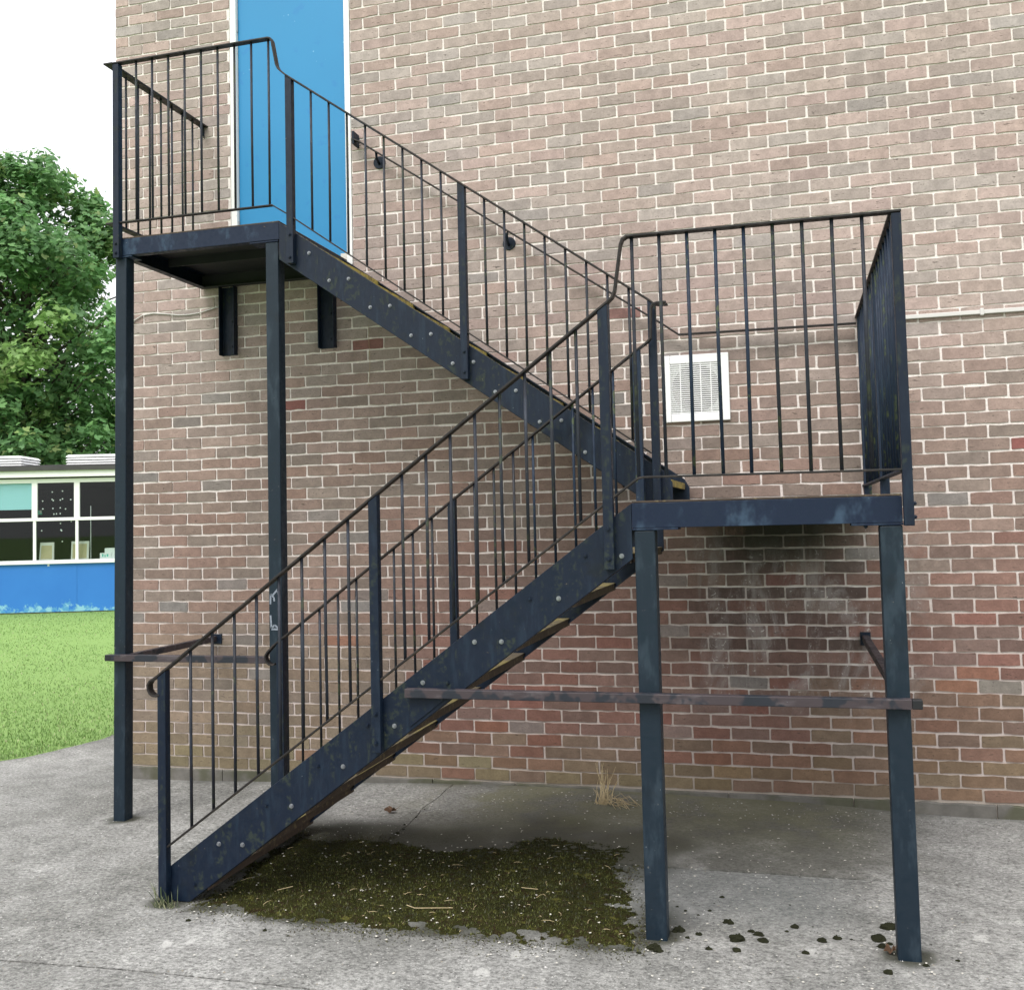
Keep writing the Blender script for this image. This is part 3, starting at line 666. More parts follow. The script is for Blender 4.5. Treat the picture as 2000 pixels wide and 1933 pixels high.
for k in range(9): tread(.238 + .2395 * (k - 1), 3.088 - .171 * (k - 1), YU + .0105, -.0605, 1, .115, .118)
# newels (square bars bolted to the stringers)
def newel(x0, y0, zb, zt, slope=0, mat=NAVY, w=.041, d=.04, bolts=None, face=-1):
    b = MB(); k = slope * w / 2
    b.add([(x0, y0, zb), (x0 + w, y0, zb), (x0 + w, y0 + d, zb), (x0, y0 + d, zb), (x0, y0, zt - k), (x0 + w, y0, zt + k), (x0 + w, y0 + d, zt + k), (x0, y0 + d, zt - k)],
          [(0, 3, 2, 1), (4, 5, 6, 7), (0, 1, 5, 4), (1, 2, 6, 5), (2, 3, 7, 6), (3, 0, 4, 7)])
    o = part(b, 'newel', mat, ST, .003)
    for z in bolts or ():
        if face == 'x': hexbolt((x0 + w, y0 + d / 2, z), (1, 0, 0), o, NAVY)
        else: hexbolt((x0 + w / 2, y0, z), (0, -1, 0), o, NAVY)
    return o
hl = lambda x: 2.573 + .7335 * (x - 1.955)        # lower front handrail
hu = lambda x: 2.813 - .7195 * (x - 1.977)        # upper front handrail
hr = lambda x: 2.537 + .731 * (x - 1.895)         # lower rear handrail
T8 = .009
newel(-.128, YD - .0405, .03, hl(-.108) - T8, .73)
newel(.902, YD - .0405, .738, hl(.922) - T8, .73, bolts=(.78, .90))
newel(1.912, YD - .0405, 1.492, hl(1.932) - T8, .73, bolts=(1.535, 1.655))
newel(3.0415, YD - .0405, 1.643, 2.818, bolts=(1.675, 1.725), face='x', w=.036)
newel(3.042, -1.16, 1.645, 2.818, bolts=(1.675, 1.725), face='x', mat=NAVY_ALGAE)
newel(3.042, -.065, 1.645, 2.818, bolts=(1.675, 1.725), face='x', mat=NAVY_ALGAE)
newel(-1.203, YU - .0405, 3.316, 4.497, bolts=(3.345, 3.40))
newel(-.063, YU - .0405, 3.18, hu(-.043) - T8, -.72, bolts=(3.215, 3.345))
newel(.957, YU - .0405, 2.46, hu(.977) - T8, -.72, bolts=(2.50, 2.61))
newel(1.966, YU - .0405, 1.77, hu(1.986) - .012, -.72)
newel(-.125, YR + .0005, .04, hr(-.105) - T8, .73)
newel(.886, YR + .0005, .74, hr(.906) - T8, .73)
newel(1.888, YR + .0005, 1.50, hr(1.908) - T8, .73, mat=NAVY_ALGAE)
# handrails
def rail(pts, t, y0, y1, mat=RAILPAINT, name='handrail'): return part(MB().strip(pts, t, y0, y1), name, mat, ST, .0015)
o4 = -.0045
def dn(pts): return [(x, z + o4) for x, z in pts]
rail(dn([(-.118, .962), (-.134, .955), (-.152, .957), (-.167, .968), (-.176, .985), (-.177, 1.004), (-.166, 1.022), (-.131, hl(-.131)), (1.955, 2.573), (1.974, 2.590), (1.984, 2.615), (2.013, 2.800), (2.022, 2.822), (2.038, 2.832), (3.078, 2.829)]), .009, YD - .044, YD - .004)
rail(dn([(-.134, .948), (-.15, .941), (-.168, .943), (-.183, .954), (-.192, .971), (-.193, .990), (-.182, 1.008), (-.147, hr(-.147)), (1.895, 2.537), (1.968, 2.588), (1.984, 2.606), (1.991, 2.765), (2.002, 2.780), (2.020, 2.785), (2.068, 2.785)]), .009, YR - .003, YR + .037)
rail(dn([(-1.200, 4.507), (-.168, 4.510), (-.152, 4.505), (-.144, 4.490), (-.117, 4.345), (-.104, 4.318), (-.06, hu(-.06)), (1.975, hu(1.975)), (2.0, 2.792), (2.02, 2.786), (2.068, 2.785)]), .009, YU - .044, YU - .004)
part(MB().box(2.034, 2.068, YR + .0375, YU - .0445, 2.776, 2.785), 'rail_link', RAILPAINT)
# side rails at the two landings (slightly wider flats, returned to the wall)
def side_rail(xa0, xa1, xb0, xb1, y0, y1, za, zb, mat=RAILPAINT, t=.010):
    b = MB().add([(xa0, y0, za - t), (xa1, y0, za - t), (xb1, y1, zb - t), (xb0, y1, zb - t), (xa0, y0, za), (xa1, y0, za), (xb1, y1, zb), (xb0, y1, zb)],
        [(0, 3, 2, 1), (4, 5, 6, 7), (0, 1, 5, 4), (1, 2, 6, 5), (2, 3, 7, 6), (3, 0, 4, 7)])
    return part(b, 'handrail', mat)
o = side_rail(-1.262, -1.2005, -1.222, -1.168, YU - .047, .003, 4.508, 4.482)
b = MB().prism([(-.07, 4.470), (.003, 4.470), (.003, 4.395)], -1.20, -1.194, 'x'); b.obj('gusset', NAVY, o)
side_rail(3.034, 3.078, 3.034, 3.078, YD - .0035, .003, 2.8285, 2.8285)
rail(dn([(-.105, .282), (1.955, 1.785), (2.055, 1.857), (2.075, 1.861), (3.080, 1.857)]), .008, YD - .034, YD - .008, RAILPAINT, 'bottom_rail')
rail(dn([(-1.200, 3.534), (-.156, 3.534), (-.059, 3.471), (1.962, 2.030)]), .008, YU - .034, YU - .008, RAILPAINT, 'bottom_rail')
rail(dn([(-.105, .262), (1.888, 1.745)]), .008, YR + .004, YR + .034, RAILPAINT, 'bottom_rail')
o = side_rail(-1.255, -1.2005, -1.215, -1.168, YU - .037, .003, 3.534, 3.515)
o.name = 'bottom_rail'
o = side_rail(3.036, 3.066, 3.036, 3.066, YD - .0075, .003, 1.856, 1.856, NAVY_ALGAE); o.name = 'bottom_rail'
# balusters
def bar(x, y, z0, z1, mat=BARPAINT):
    j = rg.uniform(-.0015, .0015); b = MB().tube([(x + j, y, z0), (x - j * .5, y, (z0 + z1) / 2), (x, y, z1)], .0071, 8); b.obj('baluster', mat, ST, 0, True)
ll = lambda x: 1.785 + .7296 * (x - 1.955)
lu = lambda x: 2.030 - .7131 * (x - 1.962)
lr = lambda x: 1.745 + .744 * (x - 1.888)
yb = YD - .022
for k in range(8): x = .031 + .110 * k; bar(x, yb, ll(x) - .006, hl(x) - .008)
for k in range(8): x = 1.052 + .1095 * k; bar(x, yb, ll(x) - .006, hl(x) - .008)
for k in range(9): x = 2.058 + .110 * k; bar(x, yb, 1.853, 2.824, NAVY_ALGAE if k in (2, 3, 4) else BARPAINT)
yb = YU - .022
for k in range(9): x = -1.051 + .1098 * k; bar(x, yb, 3.528, 4.502)
for k in range(8): x = .091 + .1098 * k; bar(x, yb, lu(x) - .006, hu(x) - .008)
for k in range(8): x = 1.104 + .1095 * k; bar(x, yb, lu(x) - .006, hu(x) - .008)
yb = YR + .018
for k in range(8): x = .022 + .110 * k; bar(x, yb, lr(x) - .006, hr(x) - .008)
for k in range(8): x = 1.033 + .1075 * k; bar(x, yb, lr(x) - .006, hr(x) - .008, NAVY_ALGAE if k > 2 else BARPAINT)
for k in range(7): y = -.83 + .115 * k; x = -1.228 + .034 * (y + .95); bar(x, y, 3.525, 4.485)
for k in range(8): bar(3.052, -2.015 + .11 * k, 1.852, 2.82, NAVY_ALGAE)
for k in range(9): bar(3.052, -1.035 + .108 * k, 1.852, 2.82, NAVY_ALGAE)
# knee-height barrier rails round the feet
o = part(MB().box(1.053, 3.040, YD - .0425, YD - .0025, .970, 1.007), 'barrier_rail', BARRIER, ST, .003); MB().box(3.0405, 3.077, YD - .0415, YD - .0035, .971, 1.006).obj('end_cap', BLACK, o, .003)
o = part(MB().box(3.0, 3.037, YD - .002, -.012, .968, 1.004), 'barrier_rail', BARRIER, ST, .003); MB().box(2.99, 3.047, -.0115, .003, .945, 1.02).obj('wall_plate', NAVY, o, .002)
o = part(MB().box(-1.226, -.2225, YU - .0425, YU - .0025, .936, .974), 'barrier_rail', BARRIER, ST, .003); MB().box(-1.266, -1.2265, YU - .0415, YU - .0035, .937, .973).obj('end_cap', BLACK, o, .003)
o = part(MB().box(-1.160, -1.122, YU - .002, -.012, .936, .973), 'barrier_rail', BARRIER, ST, .003); MB().box(-1.17, -1.09, -.0115, .003, .92, .985).obj('wall_plate', NAVY, o, .002)
part(MB().prism([(1.062, .968), (1.228, .968), (1.062, .843)], YD - .006, YD - .0005), 'barrier_gusset', NAVY)

# ================================================================== MOSS, LITTER, WEEDS
def mossh(x, y):
    e = edist(x, y) + .075 * mn.noise(Vector((x * 4.5, y * 4.5, 0))) + .05 * mn.noise(Vector((x * 13, y * 13, 4))) + .035 * mn.noise(Vector((x * 34, y * 34, 6)))
    k = sst(-.03, .13, e)
    l1 = mn.noise(Vector((x * 11, y * 11, 1))); l2 = abs(mn.noise(Vector((x * 26, y * 26, 2)))); l3 = mn.noise(Vector((x * 60, y * 60, 2)))
    k *= sst(-.42, -.2, l1 + .5 * l3 + 1.6 * sst(.0, .3, e) - .35)                       # bare spots towards the edge
    h = .005 + .005 * l1 + .011 * (.5 - l2) + .005 * l3
    return k, gz(x, y) + max(.001, h) * k - .012 * (1 - k)
b = MB(); nx, ny = 260, 190; vs_ = []; fs = []; keep = []
for j in range(ny + 1):
    for i in range(nx + 1):
        x = -.12 + 2.3 * i / nx; y = -2.36 + 1.65 * j / ny; k, z = mossh(x, y); vs_.append((x, y, z)); keep.append(k > .02)
for j in range(ny):
    for i in range(nx):
        a = j * (nx + 1) + i; q = (a, a + 1, a + nx + 2, a + nx + 1)
        if any(keep[t_] for t_ in q): fs.append(q)
tag(b.add(vs_, fs).obj('moss', MOSS, smooth=True), 'thick green brown moss carpet on the concrete under the lower flight', 'moss', kind='stuff')
b = MB(); rg = random.Random(21); cnt = 0
while cnt < 34000:
    x = rg.uniform(-.1, 2.12); y = rg.uniform(-2.33, -.75); k, z = mossh(x, y)
    if k < .04 or rg.random() > .25 + k: continue
    h = rg.uniform(.003, .010); w0 = rg.uniform(.0012, .0032); a = rg.random() * 6.28; ln_ = rg.uniform(.2, 1.2) * h; dx, dy = math.cos(a), math.sin(a)
    pn = mn.noise(Vector((x * 5, y * 5, 9)))
    q = rg.random() + pn * .6 - .42 * sst(-2.0, -1.2, y) + .14 + .2 * sst(-1.9, -2.25, y); cc = (.014, .017, .005) if q < .3 else (.036, .041, .009) if q < .6 else (.070, .084, .015) if q < .9 else (.13, .14, .028) if q < 1.1 else (.055, .036, .016)
    b.add([(x - dy * w0, y + dx * w0, z - .003), (x + dy * w0, y - dx * w0, z - .003), (x + dx * ln_, y + dy * ln_, z + h)], [(0, 1, 2)], cc); cnt += 1
cnt = 0
while cnt < 5200:          # sparse crumbs where the carpet thins out
    x = rg.uniform(-.2, 2.25); y = rg.uniform(-2.42, -.65); e = edist(x, y) + .05 * mn.noise(Vector((x * 9, y * 9, 3)))
    if not -.13 < e < .06 or rg.random() > math.exp(-abs(min(e, 0)) / .035): continue
    h = rg.uniform(.002, .006); w0 = rg.uniform(.0015, .0038); a = rg.random() * 6.28; dx, dy = math.cos(a), math.sin(a); z = gz(x, y)
    cc = rg.choice([(.016, .018, .008), (.03, .032, .01), (.055, .058, .014), (.09, .088, .022), (.045, .03, .016)])
    b.add([(x - dy * w0, y + dx * w0, z), (x + dy * w0, y - dx * w0, z), (x + dx * h * 1.4, y + dy * h * 1.4, z + h), (x - dx * h, y - dy * h, z + h * .4)], [(0, 1, 2), (0, 3, 1)], cc); cnt += 1
tag(b.obj('moss_fronds', MOSSB), 'fine upright fronds of the moss carpet', 'moss', kind='stuff')
# small dark moss cushions scattered round the two front posts
cl = [(2.145, -1.983, 26), (2.184, -2.048, 12), (2.225, -2.008, 16), (2.07, -2.178, 30), (2.272, -2.14, 15), (2.377, -2.133, 20), (2.376, -2.028, 30), (2.424, -1.936, 16), (2.453, -1.961, 21), (2.474, -2.022, 21), (2.33, -1.858, 22), (2.592, -1.858, 19), (2.56, -1.907, 10), (2.689, -1.973, 21), (2.748, -1.94, 19), (2.802, -1.939, 8), (2.903, -1.918, 29), (2.909, -1.986, 21), (2.629, -2.103, 17), (2.948, -1.795, 32), (2.99, -1.856, 24), (2.94, -1.955, 14), (2.912, -2.215, 20), (3.049, -2.125, 14), (3.167, -2.059, 11), (2.246, -1.75, 11), (2.204, -1.805, 9), (2.149, -1.77, 10), (2.287, -1.584, 13), (2.11, -1.73, 9), (2.571, -1.619, 7), (2.26, -1.66, 6), (2.20, -1.70, 6), (2.66, -1.84, 7), (3.02, -1.80, 9), (3.09, -1.93, 7), (1.98, -2.21, 14), (2.02, -2.23, 12), (.12, -2.29, 14), (.5, -2.33, 12), (.62, -2.36, 8), (.55, -1.0, 14), (.56, -.93, 10), (.53, -.84, 8), (.545, -.7, 6), (.54, -.55, 5)]
for i in range(240):
    px, py = rg.choice([(2.2, -2.0), (2.35, -1.9), (2.95, -1.9), (2.5, -2.0), (1.9, -2.3), (.6, -2.35), (2.1, -1.6), (1.3, -2.33)]); x = px + rg.gauss(0, .16); y = py + rg.gauss(0, .09); cl.append((x, y, rg.choice([2, 2.5, 3, 4, 5])))
b = MB()
for (x, y, r) in cl:
    r = r / 1150
    for q in range(3 if r > .018 else 1):
        xx = x + rg.uniform(-.5, .5) * r * (q > 0) * 1.6; yy = y + rg.uniform(-.5, .5) * r * (q > 0) * 1.4; rr = r * (1 if q == 0 else rg.uniform(.5, .8)); vs_ = []; fs = []; nu, nv = 12, 5; sd_ = rg.random() * 50
        for jv in range(nv + 1):
            for iu in range(nu):
                ph = math.pi / 2 * jv / nv; th = 2 * math.pi * iu / nu; d = Vector((math.cos(th) * math.cos(ph), math.sin(th) * math.cos(ph), math.sin(ph)))
                k = rr * (.95 + .3 * mn.noise(d * 2.2 + Vector((sd_, 0, 0))) + .3 * mn.noise(d * 6 + Vector((sd_, 3, 0)))); vs_.append((xx + d.x * k * 1.15, yy + d.y * k, gz(xx, yy) - .003 + d.z * k * .85))
        for jv in range(nv):
            for iu in range(nu): a = jv * nu + iu; c_ = jv * nu + (iu + 1) % nu; fs.append((a, c_, c_ + nu, a + nu))
        b.add(vs_, fs)
tag(b.obj('moss_cushions', MOSSD), 'small blackish moss cushions scattered on concrete round the front posts', 'moss', kind='stuff')
# straw and petal litter
def litter(name, mat, n, fn, label):
    b = MB()
    for i in range(n):
        x, y, z, L_, w_ = fn(); a = rg.random() * 6.28; dx, dy = math.cos(a), math.sin(a); up = rg.uniform(0, .3) * L_ * .4; bx, by = -dy * w_, dx * w_; mx, my = x + dx * L_ * .5 - dy * L_ * .08, y + dy * L_ * .5 + dx * L_ * .08
        b.add([(x - bx, y - by, z), (x + bx, y + by, z + .001), (mx + bx, my + by, z + up * .6 + .002), (mx - bx, my - by, z + up * .6 + .001), (x + dx * L_ + bx, y + dy * L_ + by, z + up), (x + dx * L_ - bx, y + dy * L_ - by, z + up)], [(0, 1, 2, 3), (3, 2, 4, 5)])
    tag(b.obj(name, mat), label, 'litter', kind='stuff')
def f1():
    while True:
        x = rg.uniform(0, 2.05); y = rg.uniform(-2.28, -.8); k, z = mossh(x, y)
        if k > .6 and rg.random() < .35 + .65 * sst(-1.2, -2.1, y): return x, y, z + .01, rg.choice([.012, .016, .02, .03, .05]) * rg.uniform(.6, 1.2), rg.uniform(.0006, .0011)
litter('straw_litter', STRAW, 190, f1, 'pale dry stems lying in the moss carpet')
def f2():
    x = rg.uniform(-.2, 3.2); y = rg.uniform(-2.4, -.1) if rg.random() < .8 else rg.uniform(-2.9, -.1); k, z = mossh(x, y)
    return x, y, (z if k > .4 else gz(x, y)) + .006, rg.uniform(.004, .013), rg.uniform(.002, .005)
litter('petal_litter', PETAL, 620, f2, 'tiny pale petals and flakes scattered on moss and concrete')
b = MB().tube([(1.0, -2.02, .078), (1.04, -2.03, .072), (1.2, -2.0, .074)], .0018, 5); b.tube([(.36, -1.96, .075), (.42, -1.93, .085)], .0018, 5).tube([(1.42, -1.7, .07), (1.5, -1.72, .075)], .0016, 5)
tag(b.obj('dry_stalks', STRAW), 'few longer pale stalks lying on the moss', 'litter', kind='stuff')
# loose grit and exposed aggregate standing out of the worn concrete
rg2 = random.Random(77); b = MB()
for i in range(15000):
    y = -.05 - 3.6 * rg2.random() ** .9; x = rg2.uniform(-3.6, 4.2)
    if x < edge_x(y) + .1 or edist(x, y) > .03: continue
    r = rg2.choice([.0022, .003, .004, .0055]) * rg2.uniform(.7, 1.25); z = gz(x, y) - r * .25; a = rg2.random() * 6.28; q = rg2.random()
    cc = (.38, .375, .355) if q < .45 else (.55, .54, .52) if q < .55 else (.10, .098, .088) if q < .85 else (.24, .22, .18)
    pts = [(x + math.cos(a + k * 1.571) * r * rg2.uniform(.8, 1.6), y + math.sin(a + k * 1.571) * r * rg2.uniform(.7, 1.2), z) for k in range(4)]
    b.add(pts + [(x, y, z + r * rg2.uniform(.5, .9))], [(0, 1, 4), (1, 2, 4), (2, 3, 4), (3, 0, 4)], cc)
m = NT('grit_stone', .9, .2); m.col(m.attr('Col')); GRITS = m.m
tag(b.obj('grit', GRITS), 'loose pale and dark grit on the worn concrete', 'grit', kind='stuff')
# dry weed at the wall
b = MB(); wx, wy = 1.535, -.30
for i in range(46):
    a = rg.uniform(0, 6.28); r = rg.uniform(.0, .045); x0 = wx + math.cos(a) * r; y0 = wy + math.sin(a) * r * .7; H = rg.choice([.06, .08, .1, .12, .15, .20]) * rg.uniform(.8, 1.15); lx = rg.uniform(-.05, .05); pts = []
    for k in range(6): t_ = k / 5; pts.append((x0 + lx * t_ + .008 * math.sin(t_ * 6 + i), y0 + .10 * t_ + .006 * math.cos(t_ * 5 + i), gz(x0, y0) + H * t_ * (1 if H > .1 else (1 - .35 * t_))))
    b.tube(pts, [.0019, .0018, .0016, .0014, .0011, .0008], 5)
for i in range(26):
    x0 = wx + rg.uniform(-.01, .10); y0 = wy + rg.uniform(-.05, .03); a = rg.uniform(-.8, .6); L_ = rg.uniform(.05, .13); z0 = gz(x0, y0) + .005
    b.tube([(x0, y0, z0 + rg.uniform(0, .04)), (x0 + L_ * .5 * math.cos(a), y0 + L_ * .5 * math.sin(a), z0 + rg.uniform(.01, .05)), (x0 + L_ * math.cos(a), y0 + L_ * math.sin(a), z0)], .0014, 4)
tag(b.obj('dry_weed', STRAW, smooth=True), 'tuft of dry straw coloured weed at the foot of the brick wall', 'weed')
# green sprouts at the foot of the front newel
b = MB()
for i in range(70):
    x0 = -.10 + rg.gauss(.01, .035); y0 = YD - .058 + rg.gauss(0, .014); a = rg.random() * 6.28; H = rg.uniform(.008, .04) if rg.random() < .8 else rg.uniform(.05, .12); l_ = rg.uniform(.3, 1.5) * H; w0 = rg.uniform(.0012, .003); dx, dy = math.cos(a), math.sin(a) * .6
    z0 = gz(x0, y0) - .002; cc = rg.choice([(.08, .10, .05), (.15, .17, .09), (.26, .26, .16), (.05, .07, .03)])
    b.add([(x0 - w0, y0, z0), (x0 + w0, y0, z0), (x0 + dx * l_ * .5 + w0, y0 + dy * l_ * .5, z0 + H * .7), (x0 + dx * l_ * .5 - w0, y0 + dy * l_ * .5, z0 + H * .7), (x0 + dx * l_, y0 + dy * l_, z0 + H)], [(0, 1, 2, 3), (3, 2, 4)], cc)
tag(b.obj('grass_tuft', BLADE), 'little tuft of green weeds at the foot of the bottom newel', 'weed')
# curled brown leaf
def dead_leaf(x, y, s_, label):
    b = MB(); vs_ = [(0, 0, .012)]; n = 14
    for i in range(n): a = 2 * math.pi * i / n; r = s_ * (1 if i % 2 else .55) * (1 + .2 * math.sin(i * 2.3)); vs_.append((math.cos(a) * r, math.sin(a) * r * .6, .004 + .018 * (math.sin(i * 1.7) + 1)))
    b.add([(x + p_[0], y + p_[1], gz(x, y) + p_[2]) for p_ in vs_], [(0, i + 1, (i + 1) % n + 1) for i in range(n)]); tag(b.obj('dead_leaf', BROWN), label, 'leaf', 'fallen leaves')
dead_leaf(.378, -.65, .05, 'curled brown leaf lying on concrete beneath the flights')
dead_leaf(2.935, -2.05, .028, 'brown leaf lying beside the foot of the right front post')

# ================================================================== CLASSROOM HUT behind the lawn
ANG = math.atan2(.31797, .9481)
hut = empty('classroom_building', (-13.387, 11.896, 0), 'low flat roofed classroom with white framed windows over blue panels', 'building', rz=ANG)
def hp(b, name, mat, parent=None, bevel=0): return b.obj(name, mat, parent or hut, bevel, local=True)
S0, S1, DEP = -5.5, 7.0, 6.0
mull = [.602 + .876 * k for k in range(-7, 8)]
bays = [(a, c_) for a, c_ in zip(mull, mull[1:])]
hp(MB().box(S0, S1, .03, DEP, -.35, .03), 'base', HBASE)
for i, (a, c_) in enumerate(zip(mull[::2], mull[2::2])): hp(MB().box(a + .002, c_ - .002, 0, .05, .03, 1.038), 'blue_panel', PANEL)
wf = hp(MB().box(S0, S1, -.05, .05, 1.0385, 1.115), 'window_sill', HWHITE, bevel=.006)
hp(MB().box(S0, S1, -.02, .04, 1.945, 2.012), 'transom', HWHITE, bevel=.004)
hp(MB().box(S0, S1, -.015, .04, 2.752, 2.838), 'window_head', HWHITE, bevel=.004)
for a in mull:
    hp(MB().box(a - .030, a + .030, -.012, .035, 1.1155, 1.9445), 'mullion', HWHITE, bevel=.003)
    hp(MB().box(a - .058, a + .058, -.012, .035, 2.0125, 2.7515), 'mullion', HWHITE, bevel=.003)
for a, c_ in bays:
    hp(MB().box(a + .03, c_ - .03, .012, .016, 1.115, 1.945), 'pane', GLASS)
    hp(MB().box(a + .058, c_ - .058, .012, .016, 2.012, 2.752), 'pane', GLASS)
hp(MB().box(S0, S1, .0, .05, 2.8385, 2.872), 'soffit_board', FELT)
hp(MB().box(S0 - .1, S1 + .1, -.12, .05, 2.873, 3.005), 'fascia', HWHITE)
rf = hp(MB().box(S0 - .15, S1 + .15, -.17, DEP + .1, 3.006, 3.085), 'roof', FELT)
hp(MB().box(S0 - .10, S1 + .1, .25, DEP, 3.0855, 3.15), 'roof_upstand', FELT, rf)
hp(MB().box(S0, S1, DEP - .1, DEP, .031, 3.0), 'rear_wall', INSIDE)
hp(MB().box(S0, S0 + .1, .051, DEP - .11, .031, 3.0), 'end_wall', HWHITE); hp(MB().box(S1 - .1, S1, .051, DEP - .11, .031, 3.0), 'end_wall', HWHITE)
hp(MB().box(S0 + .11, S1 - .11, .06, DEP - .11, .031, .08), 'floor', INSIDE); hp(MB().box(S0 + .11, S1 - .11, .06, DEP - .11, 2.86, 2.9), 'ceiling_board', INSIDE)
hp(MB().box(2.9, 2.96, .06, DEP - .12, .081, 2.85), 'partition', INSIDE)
for va, vb in ((.985, 3.0), (-2.1, .045)):
    v = hp(MB().box(va + .06, vb - .06, .75, 1.7, 3.1505, 3.36), 'roof_vent', FELT, rf)
for va, vb in ((.985, 3.0), (-2.1, .045)):
    for k in range(4):
        z = 3.19 + .058 * k; y0, y1, o_ = .69, 1.76, .045
        b = MB().add([(va, y0, z - .02), (vb, y0, z - .02), (vb, y1, z - .02), (va, y1, z - .02), (va + o_, y0 + o_, z + .028), (vb - o_, y0 + o_, z + .028), (vb - o_, y1 - o_, z + .028), (va + o_, y1 - o_, z + .028)], [(0, 3, 2, 1), (4, 5, 6, 7), (0, 1, 5, 4), (1, 2, 6, 5), (2, 3, 7, 6), (3, 0, 4, 7)])
        hp(b, 'louvre', HWHITE, rf)
hp(MB().box(-.245, .545, .03, .036, 2.195, 2.752), 'blind', BLIND)
hp(MB().box(.87, .91, -.006, -.0005, .99, 1.035), 'paint_flake', HWHITE)
# things standing on the inside sill
def hutthing(name, label, cat, parts, group=None):
    e = empty(name, (hut.location.x + .9481 * parts[0][2], hut.location.y + .31797 * parts[0][2], 1.12), label, cat, group)
    for b, nm, s_, mat in parts:
        o = b.obj(nm, mat, e, 0, local=True); o.matrix_parent_inverse = Matrix.Translation(-e.location) @ Matrix.Translation(hut.location) @ Matrix.Rotation(ANG, 4, 'Z')
    return e
hp(MB().box(S0 + .2, S1 - .2, .06, .42, 1.085, 1.115), 'inner_sill', HWHITE)
def board(s0, s1, z1, label, skew):
    f = MB().add([(s0, .10, 1.117), (s1, .10, 1.117), (s1, .13, 1.117), (s0, .13, 1.117), (s0 + skew, .14, z1), (s1 - abs(skew), .14, z1), (s1 - abs(skew), .17, z1), (s0 + skew, .17, z1)], [(0, 3, 2, 1), (4, 5, 6, 7), (0, 1, 5, 4), (1, 2, 6, 5), (2, 3, 7, 6), (3, 0, 4, 7)])
    c_ = MB().add([(s0 + .03, .099, 1.14), (s1 - .04, .099, 1.14), (s1 - .04 - abs(skew), .136, z1 - .04), (s0 + .03 + skew, .136, z1 - .04)], [(0, 1, 2, 3)])
    hutthing('display_board', label, 'board', [(f, 'frame', s0, CARDE), (c_, 'paper', s0, CARD)], 'boards on the classroom window sill')
board(.655, .96, 1.49, 'tan paper display board left of the middle window mullion', .01)
board(1.315, 1.68, 1.50, 'tan paper display board behind the right window mullion', .0)
hutthing('white_carton', 'white carton with turquoise print on the classroom window sill', 'box', [(MB().box(2.02, 2.32, .10, .30, 1.117, 1.34), 'carton', 2.02, HWHITE), (MB().box(1.925, 2.16, .085, .098, 1.117, 1.24), 'card', 1.925, HWHITE), (MB().box(1.97, 2.0, .0835, .0845, 1.16, 1.22).box(2.02, 2.045, .0835, .0845, 1.15, 1.2).box(2.065, 2.10, .0835, .0845, 1.16, 1.215), 'print', 1.95, TURQ)])
hutthing('window_pole', 'slim white pole standing inside the right classroom window', 'pole', [(MB().box(1.688, 1.700, .2, .212, 1.117, 2.25), 'pole', 1.69, HWHITE)])
dots = [(555, 490), (667, 482), (450, 590), (553, 573), (566, 586), (643, 582), (667, 570), (757, 580), (452, 679), (562, 676), (642, 671), (700, 685), (573, 740), (601, 738), (642, 736), (440, 925), (650, 920), (657, 930), (645, 848), (665, 1052), (762, 828)]
e = None; bdots = []
for (px, py) in dots:
    s_ = -.108 + px * 2.376 / 1250; z = 1.059 + (1290 - py) * (.886 / 473) - .0; b = MB(); n = 6
    b.add([(s_ + .016 * math.cos(k), .05, z + .016 * math.sin(k)) for k in [2 * math.pi * q / n for q in range(n)]] + [(s_ + .016 * math.cos(k), .052, z + .016 * math.sin(k)) for k in [2 * math.pi * q / n for q in range(n)]], [tuple(range(n)), tuple(range(n, 2 * n))] + [(q, (q + 1) % n, (q + 1) % n + n, q + n) for q in range(n)])
    bdots.append((b, 'paper_dot', s_, HWHITE))
hutthing('paper_garland', 'strings of small white paper dots hanging in the middle classroom window', 'garland', bdots)
hutthing('green_sign', 'small green and white sign below the blind inside the classroom', 'sign', [(MB().box(.27, .40, .9, .91, 2.10, 2.19), 'board', .27, TURQ), (MB().box(.275, .31, .895, .8995, 2.12, 2.18).box(.355, .395, .895, .8995, 2.13, 2.19), 'symbol', .27, HWHITE)])

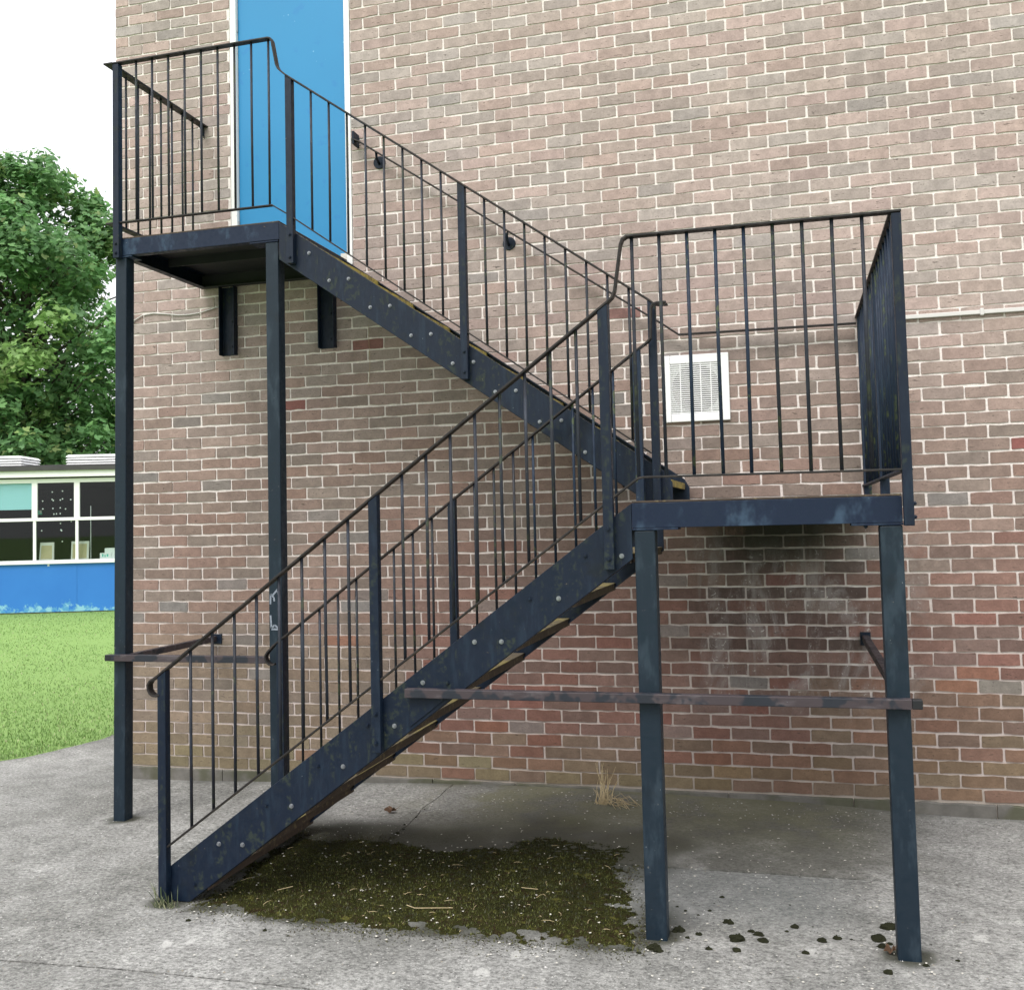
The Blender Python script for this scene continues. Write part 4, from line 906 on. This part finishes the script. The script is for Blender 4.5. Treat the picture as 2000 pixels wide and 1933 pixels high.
# ================================================================== TREE behind the hut
TX, TY = -19.6, 19.6
tree = empty('maple_tree', (TX, TY, 0), 'tall leafy green maple tree behind the classroom roof', 'tree')
rg = random.Random(5)
b = MB(); b.tube([(TX, TY, -.2), (TX + .05, TY, 2), (TX - .05, TY, 4.5), (TX + .08, TY, 7), (TX + .15, TY, 9.5), (TX, TY, 12)], [.32, .27, .22, .17, .1, .03], 10)
prof = [(2.6, 3.0), (4.0, 4.6), (6.0, 5.0), (8.0, 4.7), (9.2, 4.4), (10.2, 3.55), (11.1, 2.85), (12.0, 2.1), (12.7, 1.3), (13.1, .5)]
def pr_(z):
    for (a, ra), (c_, rc) in zip(prof, prof[1:]):
        if a <= z <= c_: return ra + (rc - ra) * (z - a) / (c_ - a)
    return .3
clusters = []
for i in range(460):
    z = rg.uniform(2.7, 12.9); rmax = pr_(z); k = (rg.random()) ** .45; a = rg.random() * 6.283
    r = rmax * k * .96; x = TX + math.cos(a) * r; y = TY + math.sin(a) * r
    clusters.append((Vector((x, y, z)), rg.uniform(.45, .95) * (.75 if z > 11 else 1), k))
    if i % 3 == 0:
        z0 = max(1.6, z - r * .55 - .4); s_ = Vector((TX + .05, TY, min(z0, 11))); mid = s_.lerp(Vector((x, y, z)), .5) + Vector((0, 0, .25)); b.tube([s_, mid, (x, y, z)], [.06, .035, .01], 5)
b.obj('trunk', BARK, tree, smooth=True)
b = MB(); shp = [(0, 0), (.30, .12), (.50, .42), (.22, .48), (.16, .85), (0, 1.05), (-.16, .85), (-.22, .48), (-.50, .42), (-.30, .12)]
rel0 = (Vector((TX, TY, 7)) - CAM).normalized()
for (c0, cr, k) in clusters:
    tone = rg.uniform(.75, 1.25); warm = rg.random() < .18
    n = int(135 * (cr / .7) ** 2)
    for q in range(n):
        d = Vector((rg.gauss(0, 1), rg.gauss(0, 1), rg.gauss(0, .75))).normalized() * cr * rg.random() ** .5; p_ = c0 + d
        nrm = (Vector((d.x, d.y, abs(d.z) + .45 * cr)) + Vector((rg.gauss(0, .35), rg.gauss(0, .35), rg.gauss(0, .35))) * cr).normalized()
        u = nrm.cross(Vector((rg.gauss(0, 1), rg.gauss(0, 1), -.8))).normalized(); v_ = nrm.cross(u); s_ = rg.uniform(.13, .25); fold = rg.uniform(.08, .22)
        cc = (.125, .265, .10) if rg.random() < .5 else (.165, .325, .115)
        if warm: cc = (.19, .32, .10)
        if rg.random() < .05: cc = (.28, .38, .14)
        t_ = tone * rg.uniform(.8, 1.2); cc = tuple(w_ * t_ for w_ in cc)
        vs_ = [p_ + (u * a_ + v_ * c_ - nrm * abs(a_) * fold - nrm * c_ * c_ * .15) * s_ for a_, c_ in shp]
        b.add(vs_, [(0, 1, 2, 3, 4, 5), (0, 5, 6, 7, 8, 9)], cc)
b.obj('crown', LEAF, tree)
